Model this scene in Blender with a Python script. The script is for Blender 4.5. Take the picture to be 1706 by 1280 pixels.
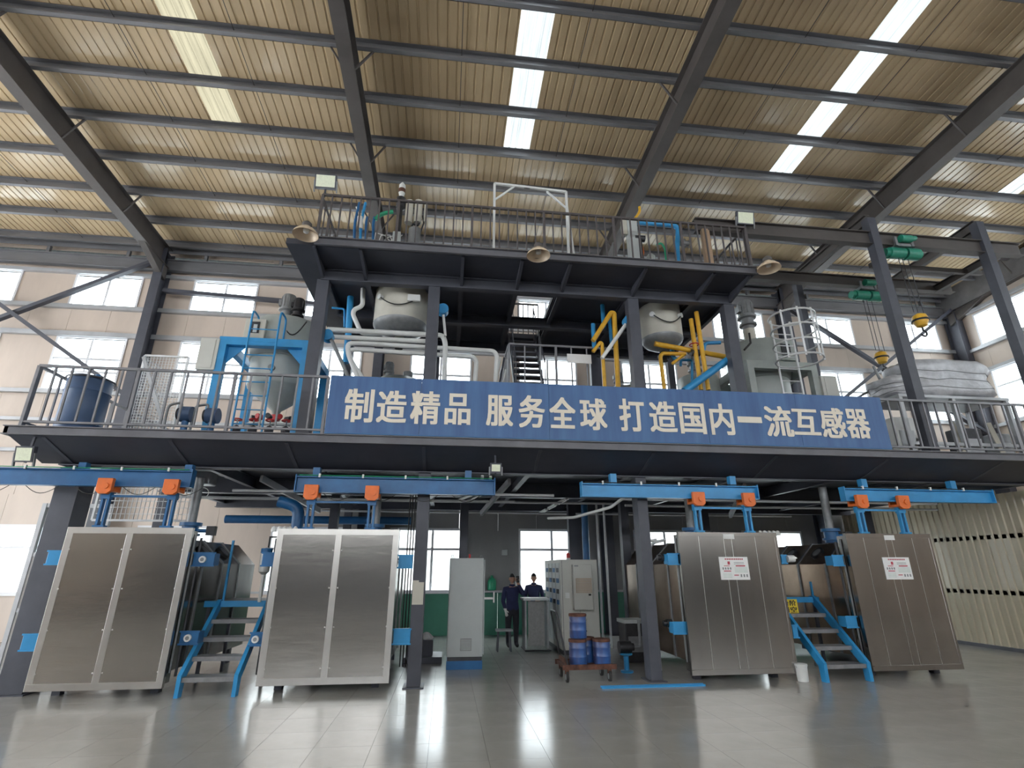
import bpy, math, random
from mathutils import Vector, Matrix
random.seed(7)
for _o in list(bpy.data.objects): bpy.data.objects.remove(_o)
SC = bpy.context.scene
COL = SC.collection

# ------------------------------------------------------------------ camera, sky, exposure
FPX, PITCH, YAW, CAMH = 868.0, math.radians(19.54), math.radians(6.87), 1.85
cam = bpy.data.cameras.new('camera'); camo = bpy.data.objects.new('camera', cam); COL.objects.link(camo)
cam.sensor_width = 36.0; cam.lens = FPX / 1706 * 36; cam.clip_end = 300
camo.location = (0, 0, CAMH); camo.rotation_euler = (math.pi / 2 + PITCH, 0, -YAW)
SC.camera = camo
W = bpy.data.worlds.new('overcast_sky'); SC.world = W; W.use_nodes = True
bg = W.node_tree.nodes['Background']; bg.inputs[0].default_value = (0.93, 0.97, 1.0, 1); bg.inputs[1].default_value = 9.0
SC.view_settings.view_transform = 'Standard'; SC.view_settings.look = 'None'
SC.view_settings.gamma = 1.0; SC.view_settings.use_curve_mapping = False
SC.view_settings.exposure = 0.12
try:
    SC.cycles.max_bounces = 8; SC.cycles.diffuse_bounces = 5; SC.cycles.glossy_bounces = 4
    SC.cycles.transparent_max_bounces = 12; SC.cycles.sample_clamp_indirect = 6.0
    SC.cycles.caustics_reflective = False; SC.cycles.caustics_refractive = False
except Exception: pass

_F = Vector((math.sin(YAW) * math.cos(PITCH), math.cos(YAW) * math.cos(PITCH), math.sin(PITCH)))
_R = Vector((math.cos(YAW), -math.sin(YAW), 0)); _U = _R.cross(_F)
def ray(px, py): return _F * FPX + _R * (px - 853) + _U * (640 - py)
def at(px, py, Y):          # the point of the plane y = Y that the photo shows at this pixel
    d = ray(px, py); return Vector((0, 0, CAMH)) + d * (Y / d.y)
def atz(px, py, z):         # the same on a level plane
    d = ray(px, py); return Vector((0, 0, CAMH)) + d * ((z - CAMH) / d.z)

# ------------------------------------------------------------------ mesh helpers
class MB:
    def __init__(s): s.v = []; s.f = []; s.mi = []; s.cur = 0
    def add(s, vs, fs):
        b = len(s.v); s.v += [Vector(p) for p in vs]; s.f += [tuple(b + i for i in f) for f in fs]; s.mi += [s.cur] * len(fs); return s
    def box(s, x0, x1, y0, y1, z0, z1):
        return s.add([(x0,y0,z0),(x1,y0,z0),(x1,y1,z0),(x0,y1,z0),(x0,y0,z1),(x1,y0,z1),(x1,y1,z1),(x0,y1,z1)],
                     [(0,3,2,1),(4,5,6,7),(0,1,5,4),(1,2,6,5),(2,3,7,6),(3,0,4,7)])
    def bar(s, p0, p1, w, h, up=(0,0,1)):
        p0 = Vector(p0); p1 = Vector(p1); d = (p1 - p0).normalized(); u = Vector(up)
        if abs(d.dot(u)) > .98: u = Vector((0,1,0))
        a = d.cross(u).normalized(); b = a.cross(d).normalized(); a *= w/2; b *= h/2
        vs = [p0-a-b, p0+a-b, p0+a+b, p0-a+b, p1-a-b, p1+a-b, p1+a+b, p1-a+b]
        return s.add(vs, [(0,1,2,3),(7,6,5,4),(0,4,5,1),(1,5,6,2),(2,6,7,3),(3,7,4,0)])
    def ibeam(s, p0, p1, w, h, tf=.02, tw=.015, up=(0,0,1)):
        p0 = Vector(p0); p1 = Vector(p1); d = (p1-p0).normalized(); u = Vector(up)
        if abs(d.dot(u)) > .98: u = Vector((0,1,0))
        a = d.cross(u).normalized(); b = a.cross(d).normalized()
        o = b * (h/2 - tf/2)
        s.bar(p0+o, p1+o, w, tf, b); s.bar(p0-o, p1-o, w, tf, b); return s.bar(p0, p1, tw, h-2*tf, b)
    def cyl(s, p0, p1, r0, r1=None, n=14, cap=True):
        p0 = Vector(p0); p1 = Vector(p1); r1 = r0 if r1 is None else r1
        d = (p1-p0).normalized(); u = Vector((0,0,1)) if abs(d.z) < .95 else Vector((1,0,0))
        a = d.cross(u).normalized(); b = d.cross(a)
        vs = []
        for p, r in ((p0,r0),(p1,r1)):
            for i in range(n):
                t = 2*math.pi*i/n; vs.append(p + (a*math.cos(t) + b*math.sin(t))*r)
        fs = [(i, (i+1)%n, n+(i+1)%n, n+i) for i in range(n)]
        if cap: fs += [tuple(range(n-1,-1,-1)), tuple(range(n,2*n))]
        return s.add(vs, fs)
    def tube(s, pts, r, n=8, closed=False):
        P = [Vector(p) for p in pts]; m = len(P); vs = []; prev = None
        for k in range(m):
            if closed: d = (P[(k+1)%m] - P[k-1]).normalized()
            elif k == 0: d = (P[1]-P[0]).normalized()
            elif k == m-1: d = (P[-1]-P[-2]).normalized()
            else: d = ((P[k+1]-P[k]).normalized() + (P[k]-P[k-1]).normalized()).normalized()
            if prev is None:
                u = Vector((0,0,1)) if abs(d.z) < .9 else Vector((1,0,0)); a = d.cross(u).normalized()
            else:
                a = (prev - d*prev.dot(d)).normalized()
            prev = a; b = d.cross(a)
            sc = 1.0
            if 0 < k < m-1 and not closed:
                c = (P[k+1]-P[k]).normalized().dot((P[k]-P[k-1]).normalized()); sc = 1/max(.6, math.sqrt((1+c)/2))
            for i in range(n):
                t = 2*math.pi*i/n; vs.append(P[k] + (a*math.cos(t)+b*math.sin(t))*r*(1 if k in (0,m-1) else min(sc,1.3)))
        fs = []
        for k in range(m if closed else m-1):
            q = (k+1) % m
            for i in range(n): fs.append((k*n+i, k*n+(i+1)%n, q*n+(i+1)%n, q*n+i))
        if not closed: fs += [tuple(range(n-1,-1,-1)), tuple(range((m-1)*n, m*n))]
        return s.add(vs, fs)
    def lathe(s, prof, o=(0,0,0), n=28, caps=True):
        o = Vector(o); vs = []
        for r, z in prof:
            for i in range(n):
                t = 2*math.pi*i/n; vs.append(o + Vector((r*math.cos(t), r*math.sin(t), z)))
        fs = []
        for k in range(len(prof)-1):
            for i in range(n): fs.append((k*n+i, k*n+(i+1)%n, (k+1)*n+(i+1)%n, (k+1)*n+i))
        if caps and prof[0][0] > .001: fs.append(tuple(range(n-1,-1,-1)))
        if caps and prof[-1][0] > .001: fs.append(tuple(range((len(prof)-1)*n, len(prof)*n)))
        return s.add(vs, fs)
    def prism(s, poly, d0, d1, f):     # poly: 2-D outline, f(a, b, d) -> point
        n = len(poly); vs = [f(a,b,d0) for a,b in poly] + [f(a,b,d1) for a,b in poly]
        return s.add(vs, [tuple(range(n-1,-1,-1)), tuple(range(n,2*n))] + [(i,(i+1)%n,n+(i+1)%n,n+i) for i in range(n)])
    def build(s, name, m, parent=None, smooth=None, bevel=0):
        me = bpy.data.meshes.new(name); o = bpy.data.objects.new(name, me)
        off = parent_loc(parent)
        me.from_pydata([tuple(p - off) for p in s.v], [], s.f)
        ms = m if isinstance(m, (list, tuple)) else [m]
        for x in ms: me.materials.append(x)
        if len(ms) > 1: me.polygons.foreach_set('material_index', s.mi)
        if smooth:
            me.polygons.foreach_set('use_smooth', [True]*len(me.polygons))
            me.set_sharp_from_angle(angle=math.radians(smooth))
        me.update(); COL.objects.link(o)
        if parent is not None: o.parent = parent
        if bevel:
            b = o.modifiers.new('bevel', 'BEVEL'); b.width = bevel; b.segments = 2; b.limit_method = 'ANGLE'
        return o
def parent_loc(p):
    v = Vector((0,0,0))
    while p is not None: v += p.location; p = p.parent
    return v
def tag(o, label, cat, group=None, kind=None):
    o['label'] = label; o['category'] = cat
    if group: o['group'] = group
    if kind: o['kind'] = kind
    return o
def thing(name, label, cat, loc=(0,0,0), group=None, kind=None):
    o = bpy.data.objects.new(name, None); o.empty_display_size = .2; COL.objects.link(o); o.location = loc
    return tag(o, label, cat, group, kind)
def inst(src, loc, parent=None):          # a piece that shares another's mesh data
    o = src.copy(); COL.objects.link(o); o.parent = parent; o.location = loc; return o
def copy_thing(root, delta, label):
    r = root.copy(); COL.objects.link(r); r.location = root.location + Vector(delta); r['label'] = label
    for ch in list(root.children):
        c = ch.copy(); COL.objects.link(c); c.parent = r
        for g in ch.children:
            d = g.copy(); COL.objects.link(d); d.parent = c
    return r
def one(name, mb, m, label, cat, group=None, kind=None, smooth=None, loc=None, bevel=0):
    if loc is not None:
        e = Vector(loc); mb.v = [p - e for p in mb.v]
    o = mb.build(name, m, None, smooth, bevel)
    if loc is not None: o.location = loc
    return tag(o, label, cat, group, kind)
def pipe(name, pts, r, m, label, cat='pipe', group=None, n=10):
    P = [Vector(p) for p in pts]
    return one(name, MB().tube(round_path(P, max(r*2.2, .03)), r, n), m, label, cat, group, smooth=50, loc=tuple(P[-1]))
def round_path(P, rad, k=5):
    out = [P[0]]
    for i in range(1, len(P)-1):
        a, b, c = P[i-1], P[i], P[i+1]; r = min(rad, (a-b).length*.45, (c-b).length*.45)
        s = b + (a-b).normalized()*r; e = b + (c-b).normalized()*r
        for j in range(k+1):
            t = j/k; out.append(s*(1-t)**2 + b*2*t*(1-t) + e*t*t)
    out.append(P[-1]); return out

# ------------------------------------------------------------------ materials
def mat(name, col, rough=.5, metal=0.0, var=.12, scale=3.0, bump=0.0, bscale=40.0, spec=.5, stretch=(1,1,1), dark=None, coat=0.0):
    m = bpy.data.materials.new(name); m.use_nodes = True; nt = m.node_tree; p = nt.nodes['Principled BSDF']
    p.inputs['Roughness'].default_value = rough; p.inputs['Metallic'].default_value = metal
    p.inputs['Specular IOR Level'].default_value = spec; p.inputs['Coat Weight'].default_value = coat
    tc = nt.nodes.new('ShaderNodeTexCoord'); mp = nt.nodes.new('ShaderNodeMapping'); mp.inputs['Scale'].default_value = stretch
    nt.links.new(tc.outputs['Object'], mp.inputs[0])
    nz = nt.nodes.new('ShaderNodeTexNoise'); nz.inputs['Scale'].default_value = scale; nz.inputs['Detail'].default_value = 5; nz.inputs['Roughness'].default_value = .6
    nt.links.new(mp.outputs[0], nz.inputs['Vector'])
    rp = nt.nodes.new('ShaderNodeValToRGB'); rp.color_ramp.elements[0].position = .3; rp.color_ramp.elements[1].position = .72
    lo = dark if dark else tuple(c*(1-var*1.6) for c in col); hi = tuple(min(1, c*(1+var)) for c in col)
    rp.color_ramp.elements[0].color = (*lo, 1); rp.color_ramp.elements[1].color = (*hi, 1)
    nt.links.new(nz.outputs['Fac'], rp.inputs[0]); nt.links.new(rp.outputs[0], p.inputs['Base Color'])
    if bump:
        n2 = nt.nodes.new('ShaderNodeTexNoise'); n2.inputs['Scale'].default_value = bscale; n2.inputs['Detail'].default_value = 3
        nt.links.new(mp.outputs[0], n2.inputs['Vector']); bm = nt.nodes.new('ShaderNodeBump'); bm.inputs['Strength'].default_value = bump; bm.inputs['Distance'].default_value = .02
        nt.links.new(n2.outputs['Fac'], bm.inputs['Height']); nt.links.new(bm.outputs[0], p.inputs['Normal'])
    return m
M = {}
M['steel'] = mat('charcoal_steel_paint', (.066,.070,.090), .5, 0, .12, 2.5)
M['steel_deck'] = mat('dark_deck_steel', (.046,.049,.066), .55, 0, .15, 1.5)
M['fascia'] = mat('grey_channel_steel', (.14,.14,.158), .5, 0, .15, 2)
M['rafter'] = mat('brown_grey_primer', (.085,.075,.072), .5, 0, .15, 1.5)
M['purlin'] = mat('galvanised_purlin', (.2,.2,.215), .42, .25, .15, 2, stretch=(.3,1,1))
M['roof'] = mat('tan_roof_sheet', (.585,.455,.29), .2, 0, .13, .6, spec=.6, stretch=(1.6,.25,1), dark=(.47,.355,.215), coat=.2)
M['skylight'] = None
M['wallpanel'] = mat('beige_pink_wall_panel', (.58,.49,.42), .45, 0, .1, .8, stretch=(1,1,.3))
M['wall_dimmed'] = mat('shade_toned_wall', (.25,.25,.25), .6, 0, .08, 1)  # grey carries the platform's shade on the back wall; also darkens the front wall
M['dado'] = mat('green_dado_paint', (.05,.22,.15), .4, 0, .1, 1.5)
M['girt'] = mat('pale_girt_steel', (.42,.43,.45), .4, .2, .1, 2)
M['partition'] = mat('cream_corrugated_sheet', (.72,.64,.48), .3, 0, .12, .8, stretch=(1,1,.15), coat=.3)
M['upvc'] = mat('white_window_frame', (.72,.73,.76), .4, 0, .04, 2)
M['floor'] = mat('terrazzo_floor', (.40,.385,.36), .17, 0, .1, .9, spec=.6)
M['grout'] = mat('dark_tile_joint', (.08,.08,.08), .8)
M['stainless'] = mat('brushed_stainless', (.52,.50,.475), .17, 1.0, .07, 1.3, bump=.10, bscale=3.0, stretch=(.4,1,1.6))
M['stainless_seam'] = mat('stainless_edge_strip', (.60,.585,.56), .3, 1.0, .06, 2)
M['stainless_dull'] = mat('dull_stainless', (.30,.285,.268), .2, 1.0, .1, 1.3, bump=.08, bscale=3, stretch=(1.6,1,.3))
M['hood'] = mat('heat_stained_steel', (.32,.24,.185), .3, 1.0, .15, 2)
M['darkmetal'] = mat('black_machine_metal', (.05,.05,.055), .4, .5, .2, 6)
M['midmetal'] = mat('grey_cast_metal', (.26,.27,.28), .45, .4, .15, 6)
M['blue'] = mat('sky_blue_enamel', (.035,.29,.60), .38, 0, .1, 2.5)
M['deepblue'] = mat('deep_blue_enamel', (.018,.125,.31), .4, 0, .15, 2.5)
M['sign'] = mat('weathered_blue_sheet', (.055,.14,.31), .5, 0, .16, 1.6, stretch=(2.6,1,.25), dark=(.036,.095,.245))
M['cream'] = mat('cream_lettering', (.80,.74,.63), .6, 0, .04, 4)
M['orange'] = mat('orange_enamel', (.80,.17,.025), .42, 0, .1, 5)
M['yellow'] = mat('yellow_pipe_paint', (.72,.40,.03), .42, 0, .12, 5)
M['white'] = mat('white_paint', (.72,.73,.72), .45, 0, .06, 4)
M['paper'] = mat('white_paper', (.82,.82,.82), .7, 0, .03, 6)
M['vessel'] = mat('grey_green_vessel_paint', (.36,.39,.37), .35, 0, .08, 2)
M['vessel_cream'] = mat('cream_vessel_paint', (.55,.53,.46), .4, 0, .08, 2)
M['cabinet'] = mat('light_grey_cabinet', (.47,.50,.50), .42, 0, .04, 2)
M['cabinet_warm'] = mat('warm_grey_cabinet', (.55,.55,.51), .42, 0, .04, 2)
M['vent'] = mat('grey_vent', (.25,.25,.25), .6, 0, .1, 20)
M['red'] = mat('red_plastic', (.55,.03,.03), .4)
M['green'] = mat('green_plastic', (.02,.33,.17), .4)
M['greenhoist'] = mat('green_hoist_paint', (.02,.24,.16), .4, 0, .2, 6)
M['drum'] = mat('scuffed_blue_drum', (.025,.10,.30), .35, 0, .5, 3.5, dark=(.075,.04,.05), stretch=(1,1,.4))
M['rust'] = mat('rusty_steel', (.14,.06,.04), .75, .2, .4, 8)
M['rubber'] = mat('black_rubber', (.03,.03,.03), .7)
M['navy'] = mat('navy_workwear', (.022,.028,.085), .85, 0, .15, 8)
M['trousers'] = mat('black_trousers', (.02,.021,.028), .85, 0, .15, 8)
M['skin'] = mat('skin', (.45,.25,.18), .55, 0, .06, 6)
M['hair'] = mat('black_hair', (.012,.011,.011), .6)
M['barrel'] = mat('blue_plastic_barrel', (.065,.115,.22), .45, 0, .08, 2)
M['sack'] = mat('silver_wrapped_sack', (.50,.51,.54), .38, .1, .15, 5, bump=.5, bscale=9)
M['tan'] = mat('tan_timber', (.42,.29,.19), .6, 0, .15, 4, stretch=(1,1,.1))
M['tread'] = mat('worn_grey_tread', (.24,.24,.25), .5, .3, .15, 6)
M['bell'] = mat('spun_aluminium_shade', (.72,.58,.43), .4, .1, .06, 3)
M['led'] = mat('floodlight_lens', (.80,.84,.66), .25, 0, .06, 30)
M['yellowsign'] = mat('yellow_sign', (.80,.62,.04), .5, 0, .04, 4)
M['black'] = mat('black_print', (.015,.015,.015), .6)
M['printred'] = mat('red_print', (.45,.05,.08), .6)
M['printgreen'] = mat('pale_green_print', (.45,.58,.52), .7)
M['wire'] = mat('white_wire', (.70,.71,.72), .45, .2, .05, 5)
M['grille'] = mat('grey_wire', (.40,.41,.43), .45, .3, .05, 5)
def simple(name, fn):
    m = bpy.data.materials.new(name); m.use_nodes = True; nt = m.node_tree
    for n in list(nt.nodes): nt.nodes.remove(n)
    out = nt.nodes.new('ShaderNodeOutputMaterial'); nt.links.new(fn(nt), out.inputs[0]); return m
def _glass(nt):
    t = nt.nodes.new('ShaderNodeBsdfTransparent'); t.inputs[0].default_value = (.93,.96,.97,1)
    g = nt.nodes.new('ShaderNodeBsdfGlossy'); g.inputs['Roughness'].default_value = .03
    mx = nt.nodes.new('ShaderNodeMixShader'); mx.inputs[0].default_value = .07
    nt.links.new(t.outputs[0], mx.inputs[1]); nt.links.new(g.outputs[0], mx.inputs[2]); return mx.outputs[0]
M['glass'] = simple('window_glass', _glass)
def _sky(col):
    def fn(nt):
        t = nt.nodes.new('ShaderNodeBsdfTranslucent'); d = nt.nodes.new('ShaderNodeBsdfDiffuse'); mx = nt.nodes.new('ShaderNodeMixShader')
        tc = nt.nodes.new('ShaderNodeTexCoord'); mp = nt.nodes.new('ShaderNodeMapping'); mp.inputs['Scale'].default_value = (9,.5,1)
        nz = nt.nodes.new('ShaderNodeTexNoise'); nz.inputs['Scale'].default_value = 1.6; rp = nt.nodes.new('ShaderNodeValToRGB')
        rp.color_ramp.elements[0].position = .3; rp.color_ramp.elements[1].position = .65
        rp.color_ramp.elements[0].color = (*[c*.72 for c in col], 1); rp.color_ramp.elements[1].color = (*col, 1)
        nt.links.new(tc.outputs['Object'], mp.inputs[0]); nt.links.new(mp.outputs[0], nz.inputs['Vector']); nt.links.new(nz.outputs['Fac'], rp.inputs[0])
        nt.links.new(rp.outputs[0], t.inputs[0]); d.inputs[0].default_value = (*[c*.6 for c in col], 1); mx.inputs[0].default_value = .15
        nt.links.new(t.outputs[0], mx.inputs[1]); nt.links.new(d.outputs[0], mx.inputs[2]); return mx.outputs[0]
    return fn
M['skylight'] = simple('translucent_roof_sheet', _sky((.165,.178,.178)))
M['skylight_dirty'] = simple('yellowed_translucent_sheet', _sky((.12,.108,.075)))

# ================================================================== THE SETTING
XL, XR, YB, YF = -17.4, 20.0, 17.0, -15.0
SL = .055
def zs(Y): return 12.45 + SL*(YB - Y)          # underside of the roof sheets

# ---- floor
floor = MB().box(XL-1, XR+1, YF-2, YB+.1, -.3, -.012).build('floor', M['grout'])
tag(floor, 'polished grey terrazzo tile floor of the factory hall', 'floor', kind='structure')
TS = .625
t0 = MB().box(.0015, TS-.0015, .0015, TS-.0015, -.012, 0).build('tile', M['floor'], floor)
cells = []
def inview(X, Y):
    v = Vector((X, Y, -CAMH)); w = v.dot(_F)
    return w > .1 and -60 < 853 + FPX*v.dot(_R)/w < 1766 and 640 - FPX*v.dot(_U)/w < 1330
nx0, nx1 = -23, 38
for iy in range(-12, 18):
    for ix in range(nx0, nx1):
        x = -3.23 + ix*TS; y = 6.3 + iy*TS
        if x > XR - .3 or x < XL: continue
        cells.append((inview(x+.3, y+.3), math.hypot(x+.3, y+.3), x, y))
near = sorted([c for c in cells if c[0]], key=lambda c: c[1])[:298]
nearset = {(c[2], c[3]) for c in near}
first = True
for c in near:
    if first: t0.location = (c[2], c[3], 0); first = False
    else: inst(t0, (c[2], c[3], 0), floor)
rest = MB()
for c in cells:
    if (c[2], c[3]) not in nearset: rest.box(c[2]+.0015, c[2]+TS-.0015, c[3]+.0015, c[3]+TS-.0015, -.012, 0)
r_ = rest.build('tile_field', M['floor'], floor); r_['kind'] = 'stuff'

# ---- roof: corrugated sheets, translucent strips, purlins
ceil = thing('ceiling', 'tan corrugated steel roof with translucent skylight strips and grey purlins', 'roof', (0, YB, 12.45), kind='structure')
def sheet(x0, x1, y0, y1, m, name):
    n = max(1, round((x1-x0)/.205)); pw = (x1-x0)/n; prof = []
    for i in range(n):
        a = x0 + i*pw
        prof += [(a, .0), (a+pw*.72, 0), (a+pw*.79, .018), (a+pw*.93, .018)]
    prof.append((x1, 0))
    b = MB(); vs = []
    for y in (y0, y1):
        vs += [(x, y, zs(y)+z) for x, z in prof]
    k = len(prof); b.add(vs, [(i, i+1, k+i+1, k+i) for i in range(k-1)])
    return b.build(name, m, ceil)
strips = [(-13.95,-13.2), (-6.45,-5.72), (1.12,1.84), (8.9,9.6), (16.4,17.1)]
edges = [XL-.3] + [e for s in strips for e in s] + [XR+.3]
for a, b_ in zip(edges[0::2], edges[1::2]):
    n = max(1, round((b_-a)/.83))
    for i in range(n):
        sheet(a+(b_-a)*i/n, a+(b_-a)*(i+1)/n, YF, YB+.1, M['roof'], 'roof_sheet')
for k, (a, b_) in enumerate(strips):
    sheet(a, b_, YF, 11.25, M['skylight_dirty'] if k < 2 else M['skylight'], 'skylight_sheet')
    sheet(a, b_, 11.25, YB+.1, M['roof'], 'roof_sheet')
PURL = [16.55, 15.3, 14.0, 12.65, 11.33, 10.03, 8.72, 7.45, 6.15, 4.85, 3.55, 2.2, .9, -.4, -1.7, -3, -4.3, -5.6, -7, -8.3, -9.6, -11, -12.3, -13.6]
for y in PURL:
    z = zs(y) - .01; b = MB()
    b.box(XL, XR, y-.012, y+.0, z-.26, z); b.box(XL, XR, y-.1, y, z-.012, z); b.box(XL, XR, y-.11, y, z-.26, z-.245)
    b.box(XL, XR, y-.11, y-.1, z-.245, z-.215)
    b.build('purlin', M['purlin'], ceil)
for xr in (-12.6, -7.4, -5.0, -.1, 2.6, 7.4, 10.1, 15.0):
    for k in range(1, 10):
        y0, y1 = PURL[k], PURL[k-1]
        MB().cyl((xr, y0, zs(y0)-.09), (xr, y1, zs(y1)-.09), .009, n=5).build('sag_rod', M['rafter'], ceil)

# ---- portal frames: rafters and columns
RX = [-17.25, -9.9, -2.5, 5.03, 12.5, 19.85]
rl = ['far side', 'behind the blue mixing frame', 'rising behind the upper platform floodlight', 'passing above the blue pipe of the upper platform', 'above the green hoists', 'end wall']
LBL = {-17.25: 'roof rafter at the end of the hall beyond the blue barrel', -9.9: 'sloping roof rafter meeting the cross-braced wall column above the blue barrel',
       -2.5: 'roof rafter running up behind the floodlight on the upper railing', 5.03: 'roof rafter above the beige panel and blue pipe of the upper platform',
       12.5: 'thick roof rafter passing over the green hoists', 19.85: 'roof rafter along the windowed end wall'}
for x in RX:
    r = thing('roof_rafter', LBL[x], 'rafter', (x, YB-.4, 11.7), 'portal frame rafters', 'structure')
    y0, y1 = YB-.3, YF
    def zc(y): return zs(y) - .28
    b = MB()
    b.add([(x-.15,y0,zc(y0)-.70),(x+.15,y0,zc(y0)-.70),(x+.15,y1,zc(y1)-.70),(x-.15,y1,zc(y1)-.70),
           (x-.15,y0,zc(y0)-.68),(x+.15,y0,zc(y0)-.68),(x+.15,y1,zc(y1)-.68),(x-.15,y1,zc(y1)-.68)],
          [(0,3,2,1),(4,5,6,7),(0,1,5,4),(1,2,6,5),(2,3,7,6),(3,0,4,7)])
    b.build('bottom_flange', M['rafter'], r)
    MB().prism([(y0,zc(y0)-.68),(y1,zc(y1)-.68),(y1,zc(y1)-.02),(y0,zc(y0)-.02)], x-.008, x+.008, lambda a,c,d: (d,a,c)).build('web', M['rafter'], r)
    MB().prism([(y0,zc(y0)-.02),(y1,zc(y1)-.02),(y1,zc(y1)),(y0,zc(y0))], x-.12, x+.12, lambda a,c,d: (d,a,c)).build('top_flange', M['rafter'], r)
    MB().prism([(y0,zc(y0)-.70),(y0-1.5,zc(y0-1.5)-.70),(y0,zc(y0)-1.15)], x-.1, x+.1, lambda a,c,d: (d,a,c)).build('haunch', M['rafter'], r)
    for k in (2, 4, 6, 8):
        y = PURL[k]
        for s in (-1, 1):
            MB().bar((x+s*.05, y, zc(y)-.66), (x+s*.5, y, zs(y)-.18), .04, .04).build('flange_brace', M['rafter'], r)
CLB = {-17.25: 'tall steel wall column at the far end beyond the blue barrel', -9.9: 'tall grey steel wall column behind the wire cage and blue barrel', -2.5: 'tall steel wall column behind the insulated white pipes',
       5.03: 'tall steel wall column behind the yellow pipes', 12.5: 'tall steel wall column behind the white caged ladder', 19.85: 'corner steel column beside the windowed end wall'}
for x in RX:
    c = thing('wall_column', CLB[x], 'column', (x, YB-.35, 0), 'portal frame columns', 'structure')
    b = MB().box(x-.14, x+.14, YB-.62, YB-.6, 0, 12.1).build('front_flange', M['steel'], c)
    MB().box(x-.14, x+.14, YB-.12, YB-.1, 0, 12.1).build('back_flange', M['steel'], c)
    MB().box(x-.008, x+.008, YB-.6, YB-.12, 0, 12.1).build('web', M['steel'], c)

# ---- walls with windows
WIN = []       # (u0, u1, v0, v1, style)
def wall_panels(root, u0, u1, bands, wins, f, th, seam):
    # bands: (v0, v1, material); rectangles between the windows, one panel each
    vs = sorted({v for b in bands for v in b[:2]} | {v for w in wins for v in w[2:4]})
    for v0, v1 in zip(vs, vs[1:]):
        m = next((b[2] for b in bands if b[0] <= v0 + 1e-4 and v1 <= b[1] + 1e-4), None)
        if m is None: continue
        ws = sorted([w for w in wins if w[2] <= v0 + 1e-4 and v1 <= w[3] + 1e-4])
        cur = u0; segs = []
        for w in ws: segs.append((cur, w[0])); cur = w[1]
        segs.append((cur, u1))
        for a, b_ in segs:
            if b_ - a < .02: continue
            n = max(1, round((b_-a)/seam))
            for i in range(n):
                p, q = a+(b_-a)*i/n+.004, a+(b_-a)*(i+1)/n-.004
                pts = [f(p,v0,0),f(q,v0,0),f(q,v1,0),f(p,v1,0),f(p,v0,th),f(q,v0,th),f(q,v1,th),f(p,v1,th)]
                MB().add(pts, [(0,3,2,1),(4,5,6,7),(0,1,5,4),(1,2,6,5),(2,3,7,6),(3,0,4,7)]).build('wall_panel', m, root)
wcount = [0]
def window(u0, u1, v0, v1, f, label, transoms=(), mull=1, th=.08):
    wcount[0] += 1
    w = thing('window_%d' % wcount[0], label, 'window', f((u0+u1)/2, v0, th/2), kind='structure')
    def fbox(a0, a1, b0, b1, d0, d1, name, m):
        pts = [f(a0,b0,d0),f(a1,b0,d0),f(a1,b1,d0),f(a0,b1,d0),f(a0,b0,d1),f(a1,b0,d1),f(a1,b1,d1),f(a0,b1,d1)]
        return MB().add(pts, [(0,3,2,1),(4,5,6,7),(0,1,5,4),(1,2,6,5),(2,3,7,6),(3,0,4,7)]).build(name, m, w)
    fr = .07
    fbox(u0-.06, u1+.06, v0-.1, v0, -.1, th, 'sill', M['upvc'])
    fbox(u0-.06, u1+.06, v1, v1+.07, -.04, th, 'head', M['upvc'])
    fbox(u0-.06, u0, v0, v1, -.04, th, 'jamb', M['upvc']); fbox(u1, u1+.06, v0, v1, -.04, th, 'jamb', M['upvc'])
    us = [u0] + [u0+(u1-u0)*(i+1)/(mull+1) for i in range(mull)] + [u1]
    vz = [v0] + list(transoms) + [v1]
    for u in us[1:-1]: fbox(u-fr/2, u+fr/2, v0, v1, .01, th-.01, 'mullion', M['upvc'])
    for v in vz[1:-1]: fbox(u0, u1, v-fr/2, v+fr/2, .0, th-.01, 'transom', M['upvc'])
    for a, b_ in zip(us, us[1:]):
        for c, d in zip(vz, vz[1:]):
            fbox(a, b_, c, d, th/2, th/2+.006, 'pane', M['glass'])
WX = [2.32 + 3.75*i for i in range(-5, 5)]
wu = ['the far edge by the barrel', 'the cross brace beside the blue barrel', 'the wire cage', 'the blue mixing frame', 'the white pipes', 'the stair opening', 'the yellow pipes', 'the grey mixing motor', 'the caged ladder', 'the hoist gantry']
wins = []
for x in WX:
    wins += [(x, x+2.0, 10.08, 11.2), (x, x+2.0, 7.15, 8.9), (x, x+2.0, 1.25, 2.98)]
wb = thing('wall_back', 'back wall of beige insulated panels with rows of bright windows', 'wall', (1, YB, 0), kind='structure')
fb = lambda u, v, d: (u, YB + d, v)
wall_panels(wb, -3.3, XR, [(0,1.2,M['dado']), (1.2,3.9,M['wall_dimmed'])], [w for w in wins if w[0] > -3.3 and w[2] < 3], fb, .08, 1.2)  # grey band above the dado has the platform's shade in its colour
wall_panels(wb, XL, -3.3, [(0,3.9,M['wallpanel'])], [w for w in wins if w[1] < -3 and w[2] < 3], fb, .08, 1.2)
wall_panels(wb, XL, XR, [(3.9,11.88,M['wallpanel']), (12.12,12.6,M['wallpanel'])], [w for w in wins if w[2] > 3], fb, .08, 1.2)
MB().box(XL, XR, YB+.02, YB+.05, 11.88, 12.12).build('light_strip', M['skylight'], wb)
for i, x in enumerate(WX):
    window(x, x+2, 10.08, 11.2, fb, 'top row window of the back wall behind ' + wu[i])
    window(x, x+2, 7.15, 8.9, fb, 'middle row window of the back wall behind ' + wu[i], (8.2, 7.75) if i < 3 else (8.15,))
wl = ['the far edge of the hall', 'the left charcoal column', 'the first steel door', 'the left blue steps', 'the grey cabinet', 'the man at the desk', 'the trolley columns', 'the right steel tanks', 'the right blue steps', 'the partition']
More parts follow.
